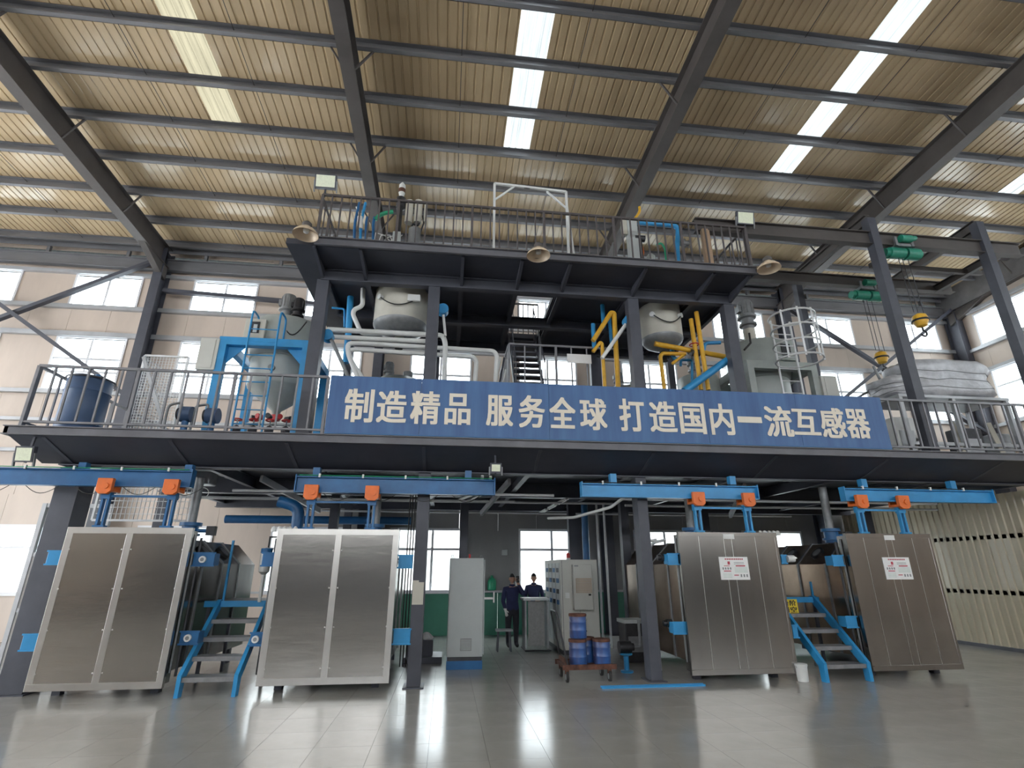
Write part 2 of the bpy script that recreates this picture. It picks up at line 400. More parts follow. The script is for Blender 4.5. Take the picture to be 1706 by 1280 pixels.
for i, x in enumerate(WX): window(x, x+2, 1.25, 2.98, fb, 'ground floor window of the back wall behind ' + wl[i], (2.42,))
for z, h in ((11.28,.12),(10.0,.14),(9.05,.1),(8.97,.06),(7.05,.12),(6.15,.1),(5.2,.1)):
    MB().box(XL, XR, YB-.13, YB-.002, z-h/2, z+h/2).build('girt', M['girt'], wb)
b = MB(); b.box(XL, XR, YB-.22, YB-.2, 11.45, 11.86); b.box(XL, XR, YB-.3, YB-.01, 11.84, 11.87); b.box(XL, XR, YB-.3, YB-.1, 11.45, 11.47); b.build('eave_beam', M['purlin'], wb)
b = MB(); b.box(XL, XR, YB-.26, YB-.24, 12.12, 12.42); b.build('eave_channel', M['purlin'], wb)
for x in [XL + 1.2 + 2.5*i for i in range(15)]:
    MB().box(x-.05, x+.05, YB-.25, YB-.15, 11.86, 12.14).build('eave_stub', M['purlin'], wb)
for nm, y0, z0, lab in ((0,0,0,0),):
    MB().box(XL, XR, YB-.05, YB, 1.17, 1.23).build('dado_rail', M['girt'], wb)

# end wall on the right, with its windows
wr = thing('wall_right', 'end wall of beige panels with tall bright windows beside the hoist gantry', 'wall', (XR, 8, 0), kind='structure')
fr_ = lambda u, v, d: (XR + d, u, v)
wy = [(13.9,15.9),(10.1,12.1),(6.3,8.3),(2.5,4.5),(-1.3,.7),(-5.1,-3.1),(-8.9,-6.9),(-12.7,-10.7)]
wins = [(a,b_,9.9,11.1) for a,b_ in wy] + [(a,b_,6.9,8.8) for a,b_ in wy]
wall_panels(wr, YF, YB, [(0,14.5,M['wallpanel'])], wins, fr_, .08, 1.2)
wn = ['nearest the back corner', 'second from the back corner', 'third from the back corner', 'fourth from the back corner', 'fifth from the back corner', 'sixth from the back corner', 'seventh from the back corner', 'eighth from the back corner']
for i, (a,b_) in enumerate(wy):
    window(a, b_, 9.9, 11.1, fr_, 'upper window of the end wall, ' + wn[i]); window(a, b_, 6.9, 8.8, fr_, 'lower window of the end wall, ' + wn[i], (8.2,))
for z in (9.8, 8.9, 6.8, 11.3): MB().box(XR-.13, XR-.002, YF, YB, z-.06, z+.06).build('girt', M['girt'], wr)
MB().box(XR-.3, XR-.28, YF, YB, 11.6, 12.5).build('eave_beam', M['purlin'], wr)

# end wall on the left, with the open gate that lights the floor
wlft = thing('wall_left', 'far end wall with a wide open gate letting daylight onto the floor', 'wall', (XL, 8, 0), kind='structure')
fl = lambda u, v, d: (XL - d, u, v)
wins = [(a,b_,9.9,11.1) for a,b_ in wy] + [(a,b_,6.9,8.8) for a,b_ in wy] + [(2.0,12.0,0,5.6)]
wall_panels(wlft, YF, YB, [(0,14.5,M['wallpanel'])], wins, fl, .08, 1.2)

# unseen front wall, added to cut light; dark low bands shape door reflections
wf = thing('wall_front', 'unseen front wall added behind the viewer, darkened low down for the door reflections, with window rows', 'wall', (1, YF, 0), kind='structure')
ff = lambda u, v, d: (u, YF - d, v)
wins = [(x, x+2.6, 9.6, 11.6) for x in WX[1:]] + [(x, x+2.6, 5.6, 7.8) for x in WX[1:]]
wall_panels(wf, XL, XR, [(0,2.4,M['steel_deck']), (2.4,5.2,M['wall_dimmed']), (5.2,14.6,M['wallpanel'])], wins, ff, .08, 2.4)

# low corrugated partition under the platform
wp = thing('wall_partition', 'cream corrugated partition wall beside the last steel tank', 'wall', (13.5, 13, 0), kind='structure')
n = 9; y0, y1 = 8.4, YB-.05
for i in range(n):
    a = y0+(y1-y0)*i/n; c = y0+(y1-y0)*(i+1)/n; prof = []
    k = 5; pw = (c-a)/k
    for j in range(k): prof += [(a+j*pw, 0), (a+j*pw+pw*.6, 0), (a+j*pw+pw*.7, -.03), (a+j*pw+pw*.9, -.03)]
    prof.append((c, 0)); q = len(prof)
    MB().add([(13.5+d, y, z) for z in (.0, 3.6) for y, d in prof], [(j, j+1, q+j+1, q+j) for j in range(q-1)]).build('corrugated_sheet', M['partition'], wp)
MB().box(13.44, 13.52, y0, y1, 0, .08).build('base_angle', M['fascia'], wp)
for z in (1.3, 2.6): MB().box(13.5, 13.6, y0, y1, z-.05, z+.05).build('girt', M['girt'], wp)

# cross braces on the back wall
def brace(p0, p1, label):
    one('cross_brace', MB().bar(p0, p1, .05, .16, (0,1,0)).bar(Vector(p0)+Vector((0,-.06,.05)), Vector(p1)+Vector((0,-.06,.05)), .1, .03, (0,1,0)), M['steel'], label, 'brace', 'wall cross braces', 'structure', loc=p0)
brace((-10.05, 16.6, 11.75), (-17.2, 16.6, 7.5), 'long diagonal wall brace rising to the column behind the wire cage')
brace((-17.2, 16.5, 11.6), (-10.05, 16.5, 6.9), 'diagonal wall brace descending behind the blue barrel')
brace((12.65, 16.6, 11.4), (19.7, 16.6, 6.6), 'diagonal wall brace descending from the column beside the caged ladder')
brace((19.7, 16.5, 11.6), (12.65, 16.5, 6.6), 'diagonal wall brace rising to the corner behind the yellow hooks')
brace((-9.7, 16.6, 10.55), (-3, 16.6, 10.3), 'horizontal grey rail crossing the window behind the blue mixing frame')

# glazed leaf at the left
d1 = thing('door_1', 'tall sliding door leaf with glass top beside the charcoal column', 'door', (-7.6, 12, 0), kind='structure')
MB().box(-8.25, -8.17, 11.96, 12.04, 0, 3.12).build('stile', M['girt'], d1); MB().box(-7.0, -6.92, 11.96, 12.04, 0, 3.12).build('stile', M['girt'], d1)
for z in (.05, 2.12, 3.08, 1.1): MB().box(-8.17, -7.0, 11.97, 12.03, z-.04, z+.04).build('rail', M['girt'], d1)
MB().box(-8.17, -7.0, 11.99, 12.01, .09, 2.08).build('panel', M['white'], d1); MB().box(-8.17, -7.0, 11.995, 12.003, 2.16, 3.04).build('pane', M['glass'], d1)

# pale building seen through the ground floor windows
nb = thing('neighbour_building', 'white building outside the ground floor windows', 'building', (0, 30, 0))
MB().box(-25, 30, 30, 34, -.3, 5.2).build('wall', M['white'], nb)
for x in (-1.6, 6.5, -11): 
    f_ = MB().box(x, x+2.2, 29.95, 30.0, .9, 2.7).build('window', M['upvc'], nb); MB().box(x+.1, x+2.1, 29.93, 29.96, 1.0, 2.6).build('pane', M['cabinet'], f_)
og = MB().box(-40, 45, YB+.2, 60, -.35, -.3).build('ground_outside', M['white']); tag(og, 'pale paved yard outside the back windows', 'ground', kind='structure')

# ================================================================== LOWER PLATFORM
pl = thing('mezzanine_platform', 'long charcoal steel platform carrying the blue banner above the tanks', 'platform', (3, 10, 0))
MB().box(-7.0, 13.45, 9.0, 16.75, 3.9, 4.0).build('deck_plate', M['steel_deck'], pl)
b = MB(); b.box(-7.05, 13.45, 8.94, 8.96, 3.86, 4.0); b.box(-7.05, 13.45, 8.9, 8.96, 3.86, 3.875); b.box(-7.05, 13.45, 8.9, 9.0, 3.99, 4.005); b.build('edge_channel', M['fascia'], pl)
MB().box(-7.05, -6.99, 8.94, 16.75, 3.86, 4.0).build('edge_channel', M['fascia'], pl)
for y in (9.9, 13.2, 16.4):
    MB().ibeam((-6.7, y, 3.72), (13.4, y, 3.72), .2, .36).build('main_beam', M['steel'], pl)
for x in (-6.5, -4.6, -2.75, -.46, 1.6, 3.7, 6.1, 8.4, 10.9, 13.1):
    MB().ibeam((x, 10.0, 3.77), (x, 16.6, 3.77), .12, .24).build('cross_beam', M['steel'], pl)
    MB().prism([(9.02,3.9),(9.9,3.9),(9.9,3.54),(9.02,3.84)], x-.03, x+.03, lambda a,c,d: (d,a,c)).build('bracket', M['steel'], pl)
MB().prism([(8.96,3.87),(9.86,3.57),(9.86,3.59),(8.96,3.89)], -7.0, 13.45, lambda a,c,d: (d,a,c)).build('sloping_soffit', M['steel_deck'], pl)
def hcol(parent, x, y, z0, z1, w, dpt, m, name='column'):
    b = MB(); b.box(x-w/2, x+w/2, y-dpt/2, y-dpt/2+.018, z0, z1); b.box(x-w/2, x+w/2, y+dpt/2-.018, y+dpt/2, z0, z1); b.box(x-.012, x+.012, y-dpt/2, y+dpt/2, z0, z1)
    return b.build(name, m, parent)
def bcol(parent, x, y, z0, z1, w, dpt, m, name='column'):
    c = MB().box(x-w/2, x+w/2, y-dpt/2, y+dpt/2, z0, z1).build(name, m, parent)
    MB().box(x-w/2-.06, x+w/2+.06, y-dpt/2-.06, y+dpt/2+.06, z0, z0+.02).build('base_plate', m, c); return c
bcol(pl, -6.62, 10.25, 0, 3.54, .38, .42, M['steel'])
bcol(pl, -.45, 10.0, 0, 3.54, .22, .3, M['steel']); bcol(pl, 3.72, 10.0, 0, 3.54, .2, .3, M['steel'])
for x, y in ((-6.6,13.3),(-2.7,13.3),(.42,13.5),(3.35,14.3),(4.45,13.2),(-2.9,16.2),(4.0,16.2),(7.2,14.4),(11.2,13.2)):
    bcol(pl, x, y, 0, 3.54, .2, .2, M['steel'])
one('torn_paper_notice', MB().box(-.55,-.36,9.83,9.84,1.27,1.63).box(-.55,-.45,9.828,9.838,1.6,1.66), M['vessel_cream'], 'torn cream paper stuck on the column beside the second tank', 'notice', loc=(-.45,9.83,1.3))

def railing(name, label, p0, p1, z0, h, step, post_every, bal=.014, rail=.024, m=None, lower=.1, group=None):
    p0 = Vector((p0[0], p0[1], z0)); p1 = Vector((p1[0], p1[1], z0)); L = (p1-p0).length; d = (p1-p0)/L
    r = thing(name, label, 'railing', p0, group); m = m or M['steel']
    MB().bar(p0+Vector((0,0,h)), p1+Vector((0,0,h)), rail*2, rail*1.8).build('top_rail', m, r)
    MB().bar(p0+Vector((0,0,lower)), p1+Vector((0,0,lower)), rail*1.6, rail*1.4).build('bottom_rail', m, r)
    n = round(L/step); src = psrc = None
    for i in range(n+1):
        q = p0 + d*(L*i/n)
        if i % post_every == 0:
            if psrc is None: psrc = MB().box(-rail,rail,-rail,rail,0,h).build('post', m, None); psrc.parent = r; psrc.location = q-p0
            else: inst(psrc, q-p0, r)
        else:
            if src is None: src = MB().box(-bal,bal,-bal,bal,lower,h).build('baluster', m, None); src.parent = r; src.location = q-p0
            else: inst(src, q-p0, r)
    return r
M['railm'] = mat('grey_rail_paint', (.2,.2,.218), .45, .1, .12, 4)
M['railtop'] = mat('brown_grey_rail_paint', (.10,.088,.09), .5, .1, .12, 4)
railing('guard_railing', 'grey railing on the platform edge in front of the blue barrel', (-6.9, 9.04), (-2.2, 9.04), 4.0, 1.07, .262, 6, m=M['railm'])
railing('guard_railing', 'grey railing on the platform edge below the wrapped sacks', (8.45, 9.04), (13.4, 9.04), 4.0, 1.07, .262, 6, m=M['railm'])
railing('guard_railing', 'grey railing down the short end of the platform behind the blue barrel', (-6.92, 9.1), (-6.92, 16.2), 4.0, 1.07, .5, 4, m=M['railm'])
railing('guard_railing', 'grey railing hidden behind the blue banner, only its top rail showing', (-2.1, 9.06), (8.4, 9.06), 4.0, 1.075, 1.3, 2, m=M['railm'])

# ---- banner
sg = thing('banner_sign', 'long blue banner board with cream Chinese slogan on the platform edge', 'sign', (3.15, 8.93, 4.03))
segs = [-2.13, -.55, 1.75, 4.75, 6.6, 8.43]
for a, c in zip(segs, segs[1:]):
    MB().box(a+.002, c-.002, 8.9, 8.935, 4.03, 5.06).build('sign_panel', M['sign'], sg)
MB().box(-2.13, 8.43, 8.895, 8.94, 4.01, 4.03).build('bottom_trim', M['deepblue'], sg)
CH = [('制',573.6,622.7,648,704),('造',628,678,651,705),('精',684,733,652,707),('品',741,784,656,708),('服',810,855,658.7,710),('务',864,908,659,713),('全',915,959,662,714),('球',966,1011,664,717),
      ('打',1031.7,1074,665,719),('造',1082,1127,669,720.5),('国',1132,1175,672,723),('内',1183,1222,673,725),('一',1229,1269,694.6,704.5),('流',1274,1320,677,728),('互',1320.5,1364.5,682,725),('感',1367,1408,680,730),('器',1409.5,1448,682,730.5)]
def glyph_mesh(ch, bold=.022):
    c = bpy.data.curves.new('t', 'FONT'); c.body = ch; c.size = 1; c.offset = bold; c.resolution_u = 3
    o = bpy.data.objects.new('t', c); COL.objects.link(o); dg = bpy.context.evaluated_depsgraph_get()
    dg.update(); me = bpy.data.meshes.new_from_object(o.evaluated_get(dg)); bpy.data.objects.remove(o); bpy.data.curves.remove(c); return me
def place_glyph(ch, x0, x1, z0, z1, y, m, parent, name='character', bold=.03, depth=.008):
    me = glyph_mesh(ch, 0.0); xs = [v.co.x for v in me.vertices]; ys = [v.co.y for v in me.vertices]
    ax, bx, ay, by = min(xs), max(xs), min(ys), max(ys)
    thin = (by-ay) < .3*(bx-ax)
    dx, dz = bold*(x1-x0), (0 if thin else bold*.6*(z1-z0))
    b = MB(); fs = [tuple(p.vertices) for p in me.polygons]; first_ = None
    for k, (sx, sz) in enumerate(((0,0),(-1,-1),(1,-1),(-1,1),(1,1),(0,1),(0,-1))):      # a heavier stroke from overlapping cut-outs
        vs = [(x0+dx+(v.co.x-ax)/(bx-ax)*(x1-x0-2*dx)+sx*dx, y-.0004*k, z0+dz+(v.co.y-ay)/(by-ay)*(z1-z0-2*dz)+sz*dz) for v in me.vertices]
        b.add(vs, fs); first_ = first_ or vs
    vs = first_
    nb_ = len(b.v); from collections import Counter
    ec = Counter()
    for f in fs:
        for i in range(len(f)): ec[tuple(sorted((f[i], f[(i+1)%len(f)])))] += 1
    b.v += [Vector((p[0], y+depth, p[2])) for p in vs]
    for (i, j), k in ec.items():
        if k == 1: b.f.append((i, j, nb_+j, nb_+i)); b.mi.append(0)
    o = b.build(name, m, parent); bpy.data.meshes.remove(me); return o
for ch, xa, xb, ya, yb in CH:
    a = at(xa, yb, 8.89); c = at(xb, ya, 8.89); a2 = at(xb, yb, 8.89); c2 = at(xa, ya, 8.89)
    place_glyph(ch, (a.x+c2.x)/2, (c.x+a2.x)/2, (a.z+a2.z)/2, (c.z+c2.z)/2, 8.889, M['cream'], sg)

# ================================================================== UPPER PLATFORM
up = thing('vessel_platform', 'short charcoal upper platform with bell lamps along its edge', 'platform', (1.6, 10, 4.0))
b = MB()
for q in ((-3.3,1.38,9.0,13.4),(2.22,6.3,9.0,13.4),(1.38,2.22,9.0,10.5),(1.38,2.22,12.8,13.4)): b.box(q[0],q[1],q[2],q[3],7.76,7.88)
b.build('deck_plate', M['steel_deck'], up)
b = MB(); b.box(-2.75,6.3,8.94,8.96,7.72,7.89); b.box(-2.75,6.3,8.88,8.96,7.72,7.735); b.box(-2.75,6.3,8.88,9.0,7.88,7.895); b.build('edge_channel', M['fascia'], up)
for y in (9.9, 11.6, 13.2): MB().ibeam((-2.8,y,7.62), (6.2,y,7.62), .16, .26).build('main_beam', M['steel'], up)
for x in (-2.78, -1.9, .1, 1.3, 2.3, 3.9, 5.4, 6.2):
    MB().ibeam((x, 9.98, 7.68), (x, 13.3, 7.68), .1, .16).build('cross_beam', M['steel'], up)
    MB().prism([(9.02,7.76),(9.9,7.76),(9.9,7.56),(9.02,7.72)], x-.03, x+.03, lambda a,c,d: (d,a,c)).build('bracket', M['steel'], up)
for x in (-2.75, -.47, 3.88, 6.12):
    bcol(up, x, 9.95, 4.0, 7.5, .24, .22, M['steel'])
for x in (-2.75, -.47, 3.88, 6.12): bcol(up, x, 13.2, 4.0, 7.5, .18, .18, M['steel'])
railing('guard_railing', 'brown-grey railing along the front edge of the upper platform', (-2.75, 9.03), (6.28, 9.03), 7.89, 1.08, .188, 8, bal=.014, rail=.024, m=M['railtop'], lower=.06)
railing('guard_railing', 'brown-grey side railing of the upper platform behind the floodlight', (-2.78, 9.1), (-2.78, 13.3), 7.89, 1.08, .3, 7, bal=.011, rail=.02, m=M['railtop'], lower=.06)
railing('guard_railing', 'brown-grey side railing of the upper platform beside the timber post', (6.27, 9.1), (6.27, 13.3), 7.89, 1.08, .3, 7, bal=.011, rail=.02, m=M['railtop'], lower=.06)

# ================================================================== STEEL TANKS
DY = 9.65
def blue_clamp(root, x, z, w=.2, h=.2, y=9.74, gauge=False, mm='blue'):
    c = MB().box(x-w/2, x+w/2, y-.02, y+.2, z-h/2, z+h/2).build('clamp_box', M[mm], root, bevel=.008)
    MB().box(x-w/2-.015, x+w/2+.015, y-.03, y-.018, z-h/2-.015, z-h/2+.01).build('lip', M[mm], c)
    MB().box(x-w/2-.015, x+w/2+.015, y-.03, y-.018, z+h/2-.01, z+h/2+.015).build('lip', M[mm], c)
    if gauge:
        MB().cyl((x-.01, y-.06, z), (x-.01, y-.02, z), .055, n=18).build('gauge', M['white'], c, smooth=40)
        MB().cyl((x-.01, y-.064, z), (x-.01, y-.06, z), .03, n=14).build('gauge_face', M['midmetal'], c)
    return c
def poster(root, x0, x1, z0, z1):
    p = MB().box(x0, x1, DY-.012, DY-.002, z0, z1).build('safety_poster', M['paper'], root)
    w, h = x1-x0, z1-z0
    def mk(name, m, rects):
        b = MB()
        for a, c, d, e in rects: b.box(x0+a*w, x0+c*w, DY-.0145, DY-.0118, z0+d*h, z0+e*h)
        o = b.build(name, m, p); o['kind'] = 'stuff'
    mk('red_heading', M['printred'], [(.2+.065*i, .2+.065*i+.045, .87, .93) for i in range(10)] + [(.14,.34,.59,.62),(.55,.88,.58,.63),(.12,.37,.36,.4),(.46,.62,.18,.22),(.28,.36,.66,.8)])
    mk('line_print', M['printgreen'], [(.5,.95,.52-.05*i,.535-.05*i) for i in range(5)] + [(.08,.38,.28-.06*i,.295-.06*i) for i in range(4)])
    mk('pictogram', M['midmetal'], [(.08+.085*i, .13+.085*i, .44, .54) for i in range(4)] + [(.68+.1*i, .73+.1*i, .12, .24) for i in range(3)] + [(.5,.85,.68+.06*i,.7+.06*i) for i in range(2)])
def tank(x0, x1, label, style, inner):
    xc = (x0+x1)/2
    t = thing('casting_tank', label, 'tank', (xc, DY, 0), 'steel casting tanks')
    d = MB().box(x0, x1, DY, DY+.07, .12, 2.5).build('door', M['stainless'] if style == 'L' else M['stainless_dull'], t)
    s = M['stainless_seam']; e = .10
    if style == 'L':
        for q in ((x0,x1,2.5-e,2.5),(x0,x1,.12,.12+e),(x0,x0+e,.12+e,2.5-e),(x1-e,x1,.12+e,2.5-e),(xc-.05,xc+.05,.12+e,2.5-e)):
            MB().box(q[0], q[1], DY-.005, DY, q[2], q[3]).build('edge_strip', s, d, bevel=.002)
        for z in (.35, .95, 1.55, 2.15):
            for x in (x0+.1, xc-.07, xc+.07, x1-.1):
                MB().lathe([(0,.008),(.008,.006),(.014,0)], n=8).build('rivet', s, None)
                o = bpy.context.scene.collection.objects[-1]
                o.rotation_euler = (math.pi/2, 0, 0); o.parent = d; o.location = Vector((x, DY, z)) - parent_loc(d)
    else:
        for q in ((x0,x1,2.5-.08,2.5),(x0,x1,.12,.12+.09),(x0,x0+.05,.2,2.42),(x1-.05,x1,.2,2.42)):
            MB().box(q[0], q[1], DY-.004, DY, q[2], q[3]).build('edge_strip', M['stainless_dull'], d, bevel=.002)
        for k in (.2, .45, .53, .77):
            x = x0+(x1-x0)*k; MB().box(x-.0035, x+.0035, DY-.004, DY, .21, 2.42).build('seam', s, d)
        MB().box(xc-.1, xc+.12, DY-.008, DY-.004, 2.38, 2.47).build('name_plate', M['white'], d)
        poster(d, x0+.52*(x1-x0)-.28, x0+.52*(x1-x0)+.28, 1.66, 2.06)
    f = MB()
    f.box(x0+.04, x0+.14, DY+.09, DY+.3, .16, 2.46); f.box(x1-.14, x1-.04, DY+.09, DY+.3, .16, 2.46); f.box(x0+.14, x1-.14, DY+.09, DY+.3, .16, .26); f.box(x0+.14, x1-.14, DY+.09, DY+.3, 2.36, 2.46)
    f.build('door_flange', M['stainless_dull'], t)
    MB().box(x0+.06, x1-.06, DY+.07, DY+.09, .18, 2.44).build('door_seal', M['rubber'], d)
    # barrel of the tank: flat sides, chamfered shoulders
    c = .42; a0, a1, zb, zt = x0+.1, x1-.1, .3, 2.36
    MB().prism([(a0,zb),(a1,zb),(a1,zt-c),(a1-c,zt),(a0+c,zt),(a0,zt-c)], DY+.3, DY+3.6, lambda a,z,y: (a,y,z)).build('tank_body', M['hood'] if style == 'R' else M['stainless_dull'], t)
    for y in (DY+.85, DY+1.75, DY+2.65):
        MB().prism([(a0-.02,zb),(a1+.02,zb),(a1+.02,zt-c+.01),(a1-c+.01,zt+.02),(a0+c-.01,zt+.02),(a0-.02,zt-c+.01)], y-.03, y+.03, lambda a,z,yy: (a,yy,z)).build('stiffener_band', M['midmetal'], t)
    sx = 1 if inner == 'right' else -1; ex = a1 if sx > 0 else a0
    for y in (DY+.55, DY+1.3, DY+2.2):
        p = Vector((ex - sx*c/2, y, zt-c/2)); nrm = Vector((sx, 0, 1)).normalized()
        o = MB().cyl(p, p+nrm*.05, .15, n=20).build('porthole', M['darkmetal'], t, smooth=40)
        MB().cyl(p+nrm*.05, p+nrm*.055, .1, n=18).build('porthole_glass', M['midmetal'], o)
    for x in (x0+.25, x1-.25):
        for y in (DY+.4, DY+3.2): MB().box(x-.06, x+.06, y-.06, y+.06, 0, .3).build('foot', M['steel'], t)
    # locking rods down both edges of the flange
    for x in (x0+.02, x1-.02):
        MB().cyl((x, DY+.2, .3), (x, DY+.2, 2.4), .016, n=8).build('locking_rod', M['midmetal'], t, smooth=40)
    rx = x1+.07 if sx > 0 else x0-.07
    MB().cyl((rx, DY+.22, .25), (rx, DY+.22, 2.35), .022, n=8).build('drive_shaft', M['darkmetal'], t, smooth=40)
    return t
T1 = tank(-6.17, -4.24, 'brushed steel tank with two-panel door next to the left column', 'L', 'right')
T2 = tank(-2.87, -.83, 'brushed steel tank with two-panel door next to the grey cabinet', 'L', 'left')
T3 = tank(4.28, 6.24, 'grey steel tank with white poster, beside the paint drum trolley', 'R', 'right')
T4 = tank(7.67, 9.49, 'grey steel tank with white poster, beside the corrugated partition', 'R', 'left')
blue_clamp(T1, -6.30, 2.02, .22, .2); blue_clamp(T1, -6.30, .78, .26, .22)
blue_clamp(T1, -4.06, 2.0, .34, .2, y=9.86, gauge=True, mm='deepblue'); blue_clamp(T1, -4.06, .8, .28, .18, y=9.86, gauge=True, mm='deepblue')
blue_clamp(T2, -2.98, .78, .2, .18, gauge=True, mm='deepblue'); blue_clamp(T2, -2.98, 2.0, .2, .2, mm='deepblue')
blue_clamp(T2, -.70, 1.97, .24, .2, y=9.8); blue_clamp(T2, -.68, .78, .28, .22, y=9.8)
blue_clamp(T3, 4.17, 2.02, .2, .18); blue_clamp(T3, 4.17, .86, .24, .18); blue_clamp(T3, 6.36, 2.02, .1, .14); blue_clamp(T3, 6.35, .78, .1, .2)
blue_clamp(T4, 7.5, 2.0, .22, .18, y=9.78); blue_clamp(T4, 7.53, .92, .22, .18, y=9.78)
MB().cyl((-.55,9.9,1.97),(-.5,9.9,1.97),.02,n=8).build('shaft_end', M['darkmetal'], T2)
for q, tk in (((4.02,9.95,2.05),T3),((4.02,9.95,.92),T3)):
    MB().cyl(q, Vector(q)+Vector((.1,0,0)), .07, n=14).cyl(Vector(q)+Vector((-.06,0,0)), q, .05, n=12).build('gear_motor', M['darkmetal'], tk, smooth=40)
MB().cyl((6.42,9.72,2.03),(6.56,9.72,2.03),.065,n=14).lathe([(.065,0),(.05,.03),(0,.05)],(6.56,9.72,2.03),10).build('white_actuator', M['white'], T3, smooth=50)
# vents and valves on the tank tops
def stack(root, x, y, z0, z1, r, label):
    v = thing('vacuum_stack', label, 'pipe', (x, y, 2.36), 'vacuum stacks on the tanks')
    MB().cyl((x,y,z0+.28),(x,y,z1),r,n=14).build('grey_pipe', M['midmetal'], v, smooth=40)
    MB().cyl((x,y,z0),(x,y,z0+.22),r*1.7,n=16).cyl((x,y,z0+.22),(x,y,z0+.28),r*2.3,n=16).cyl((x,y,z0+.05),(x,y,z0+.09),r*2.2,n=16).build('valve_body', M['deepblue'], v, smooth=40)
    h = MB().cyl((x,y,z0+.14),(x+.3,y,z0+.14),.035,n=10).build('actuator', M['deepblue'], v, smooth=40)
    MB().box(x+.3,x+.44,y-.06,y+.06,z0+.06,z0+.22).build('actuator_head', M['darkmetal'], h)
stack(T1, -4.62, 10.4, 2.36, 3.45, .08, 'grey vacuum pipe on blue valve above the left column tank')
stack(T2, -1.35, 10.4, 2.36, 3.5, .08, 'grey vacuum pipe on blue valve above the tank by the grey cabinet')
stack(T3, 4.95, 10.5, 2.36, 3.5, .08, 'grey vacuum pipe on blue valve above the tank by the trolley')
stack(T4, 7.95, 10.4, 2.36, 3.5, .08, 'grey vacuum pipe on blue valve above the tank by the partition')
for x, lab in ((-3.0,'left pair'),(6.05,'right pair')):
    b = MB()
    for k in range(5): b.lathe([(.045,0),(.05,.04),(.02,.09),(0,.095)], (x+.09*k, 9.85, 2.46), 10)
    one('white_connector_row', b, M['white'], 'row of white cable connectors on the tank top of the ' + lab, 'connectors', loc=(x,9.85,2.46), smooth=40)
one('elbow_pipe', MB().tube(round_path([Vector((-2.9,10.9,2.36)),Vector((-2.9,10.9,3.0)),Vector((-3.3,10.9,3.1))],.2),.11,14), M['deepblue'], 'thick dark blue elbow pipe between the two left tanks', 'pipe', smooth=50, loc=(-2.9,10.9,2.36))

# ---- overhead rails and the hangers that carry the doors
def rail(x0, x1, z0, z1, m, label, lugs, ends=True):
    r = thing('overhead_rail', label, 'rail beam', ((x0+x1)/2, 9.68, z0), 'blue overhead door rails')
    MB().ibeam((x0,9.68,(z0+z1)/2), (x1,9.68,(z0+z1)/2), .14, z1-z0, .018, .02).build('beam', M[m], r)
    for x in (x0, x1): MB().box(x-.01, x+.01, 9.6, 9.76, z0, z1+.03).build('end_plate', M[m], r)
    for x in lugs: MB().box(x-.06, x+.06, 9.62, 9.74, z1, 3.56).build('hanger_lug', M[m], r)
    n = int((x1-x0)/.75); b = MB().tube([(x0+.05,9.6,z1+.015),(x1-.05,9.6,z1+.015)], .008, 6).build('power_cable', M['green'] if m == 'deepblue' else M['rubber'], r)
    for k in range(n):
        x = x0+.4+.75*k
        MB().box(x-.015, x+.015, 9.585, 9.62, z1-.02, z1+.045).build('cable_clip', M['white'], r)
        if m == 'deepblue':
            P = [(x+.1+.5*i/8, 9.59, z0 - .02 - .12*math.sin(math.pi*i/8)) for i in range(9)]
            MB().tube(P, .006, 5).build('festoon_cable', M['rubber'], r)
    return r
rail(-8.2, -4.42, 3.17, 3.45, 'deepblue', 'blue overhead rail with orange trolleys above the tank by the left column', (-6.2,-4.5))
rail(-2.68, .84, 3.12, 3.40, 'deepblue', 'blue overhead rail with green cable above the tank by the grey cabinet', (-2.35,.35))
rail(2.48, 5.98, 3.12, 3.37, 'blue', 'sky blue overhead rail above the tank by the drum trolley', (3.1,5.5))
rail(7.82, 11.15, 3.12, 3.37, 'blue', 'sky blue overhead rail above the tank by the partition', (8.3,10.3))
def hanger(x0, x1, z, mm, label):
    h = thing('door_hanger', label, 'hanger', ((x0+x1)/2, 9.68, 2.5), 'door hangers under the rails')
    for x in (x0, x1):
        t = MB().prism([(-.12,.09),(.12,.09),(.12,-.12),(.06,-.17),(-.06,-.17),(-.12,-.12)], 9.52, 9.6, lambda a,c,d: (x+a, d, z+c)).build('trolley', M['orange'], h, bevel=.008)
        MB().box(x-.12, x+.12, 9.6, 9.76, z-.12, z-.08).build('trolley_yoke', M['orange'], t)
        MB().cyl((x+.03,9.5,z-.04),(x+.03,9.53,z-.04),.05,n=14).build('wheel', M['orange'], t, smooth=40)
        MB().prism([(-.12,.09),(.12,.09),(.12,-.12),(-.12,-.12)], 9.755, 9.8, lambda a,c,d: (x+a, d, z+c)).build('back_plate', M['orange'], t)
        a = MB(); a.bar((x-.045,9.68,2.5),(x-.045,9.68,z-.15),.035,.07); a.bar((x+.045,9.68,2.5),(x+.045,9.68,z-.15),.035,.07)
        a.box(x-.075,x+.075,9.63,9.73,z-.24,z-.13); a.box(x-.09,x+.09,9.63,9.73,2.5,2.53); a.build('hanger_arm', M[mm], h)
    MB().bar((x0,9.68,z-.19),(x1,9.68,z-.19),.03,.035).build('spreader_bar', M[mm], h)
hanger(-5.72, -4.68, 3.2, 'deepblue', 'orange trolleys and blue arms holding the door by the left column')
hanger(-2.38, -1.34, 3.15, 'deepblue', 'orange trolleys and blue arms holding the door by the grey cabinet')
hanger(4.72, 5.73, 3.14, 'blue', 'orange trolleys and sky blue arms holding the door by the drum trolley')
hanger(8.1, 9.0, 3.14, 'blue', 'orange trolleys and sky blue arms holding the door by the partition')

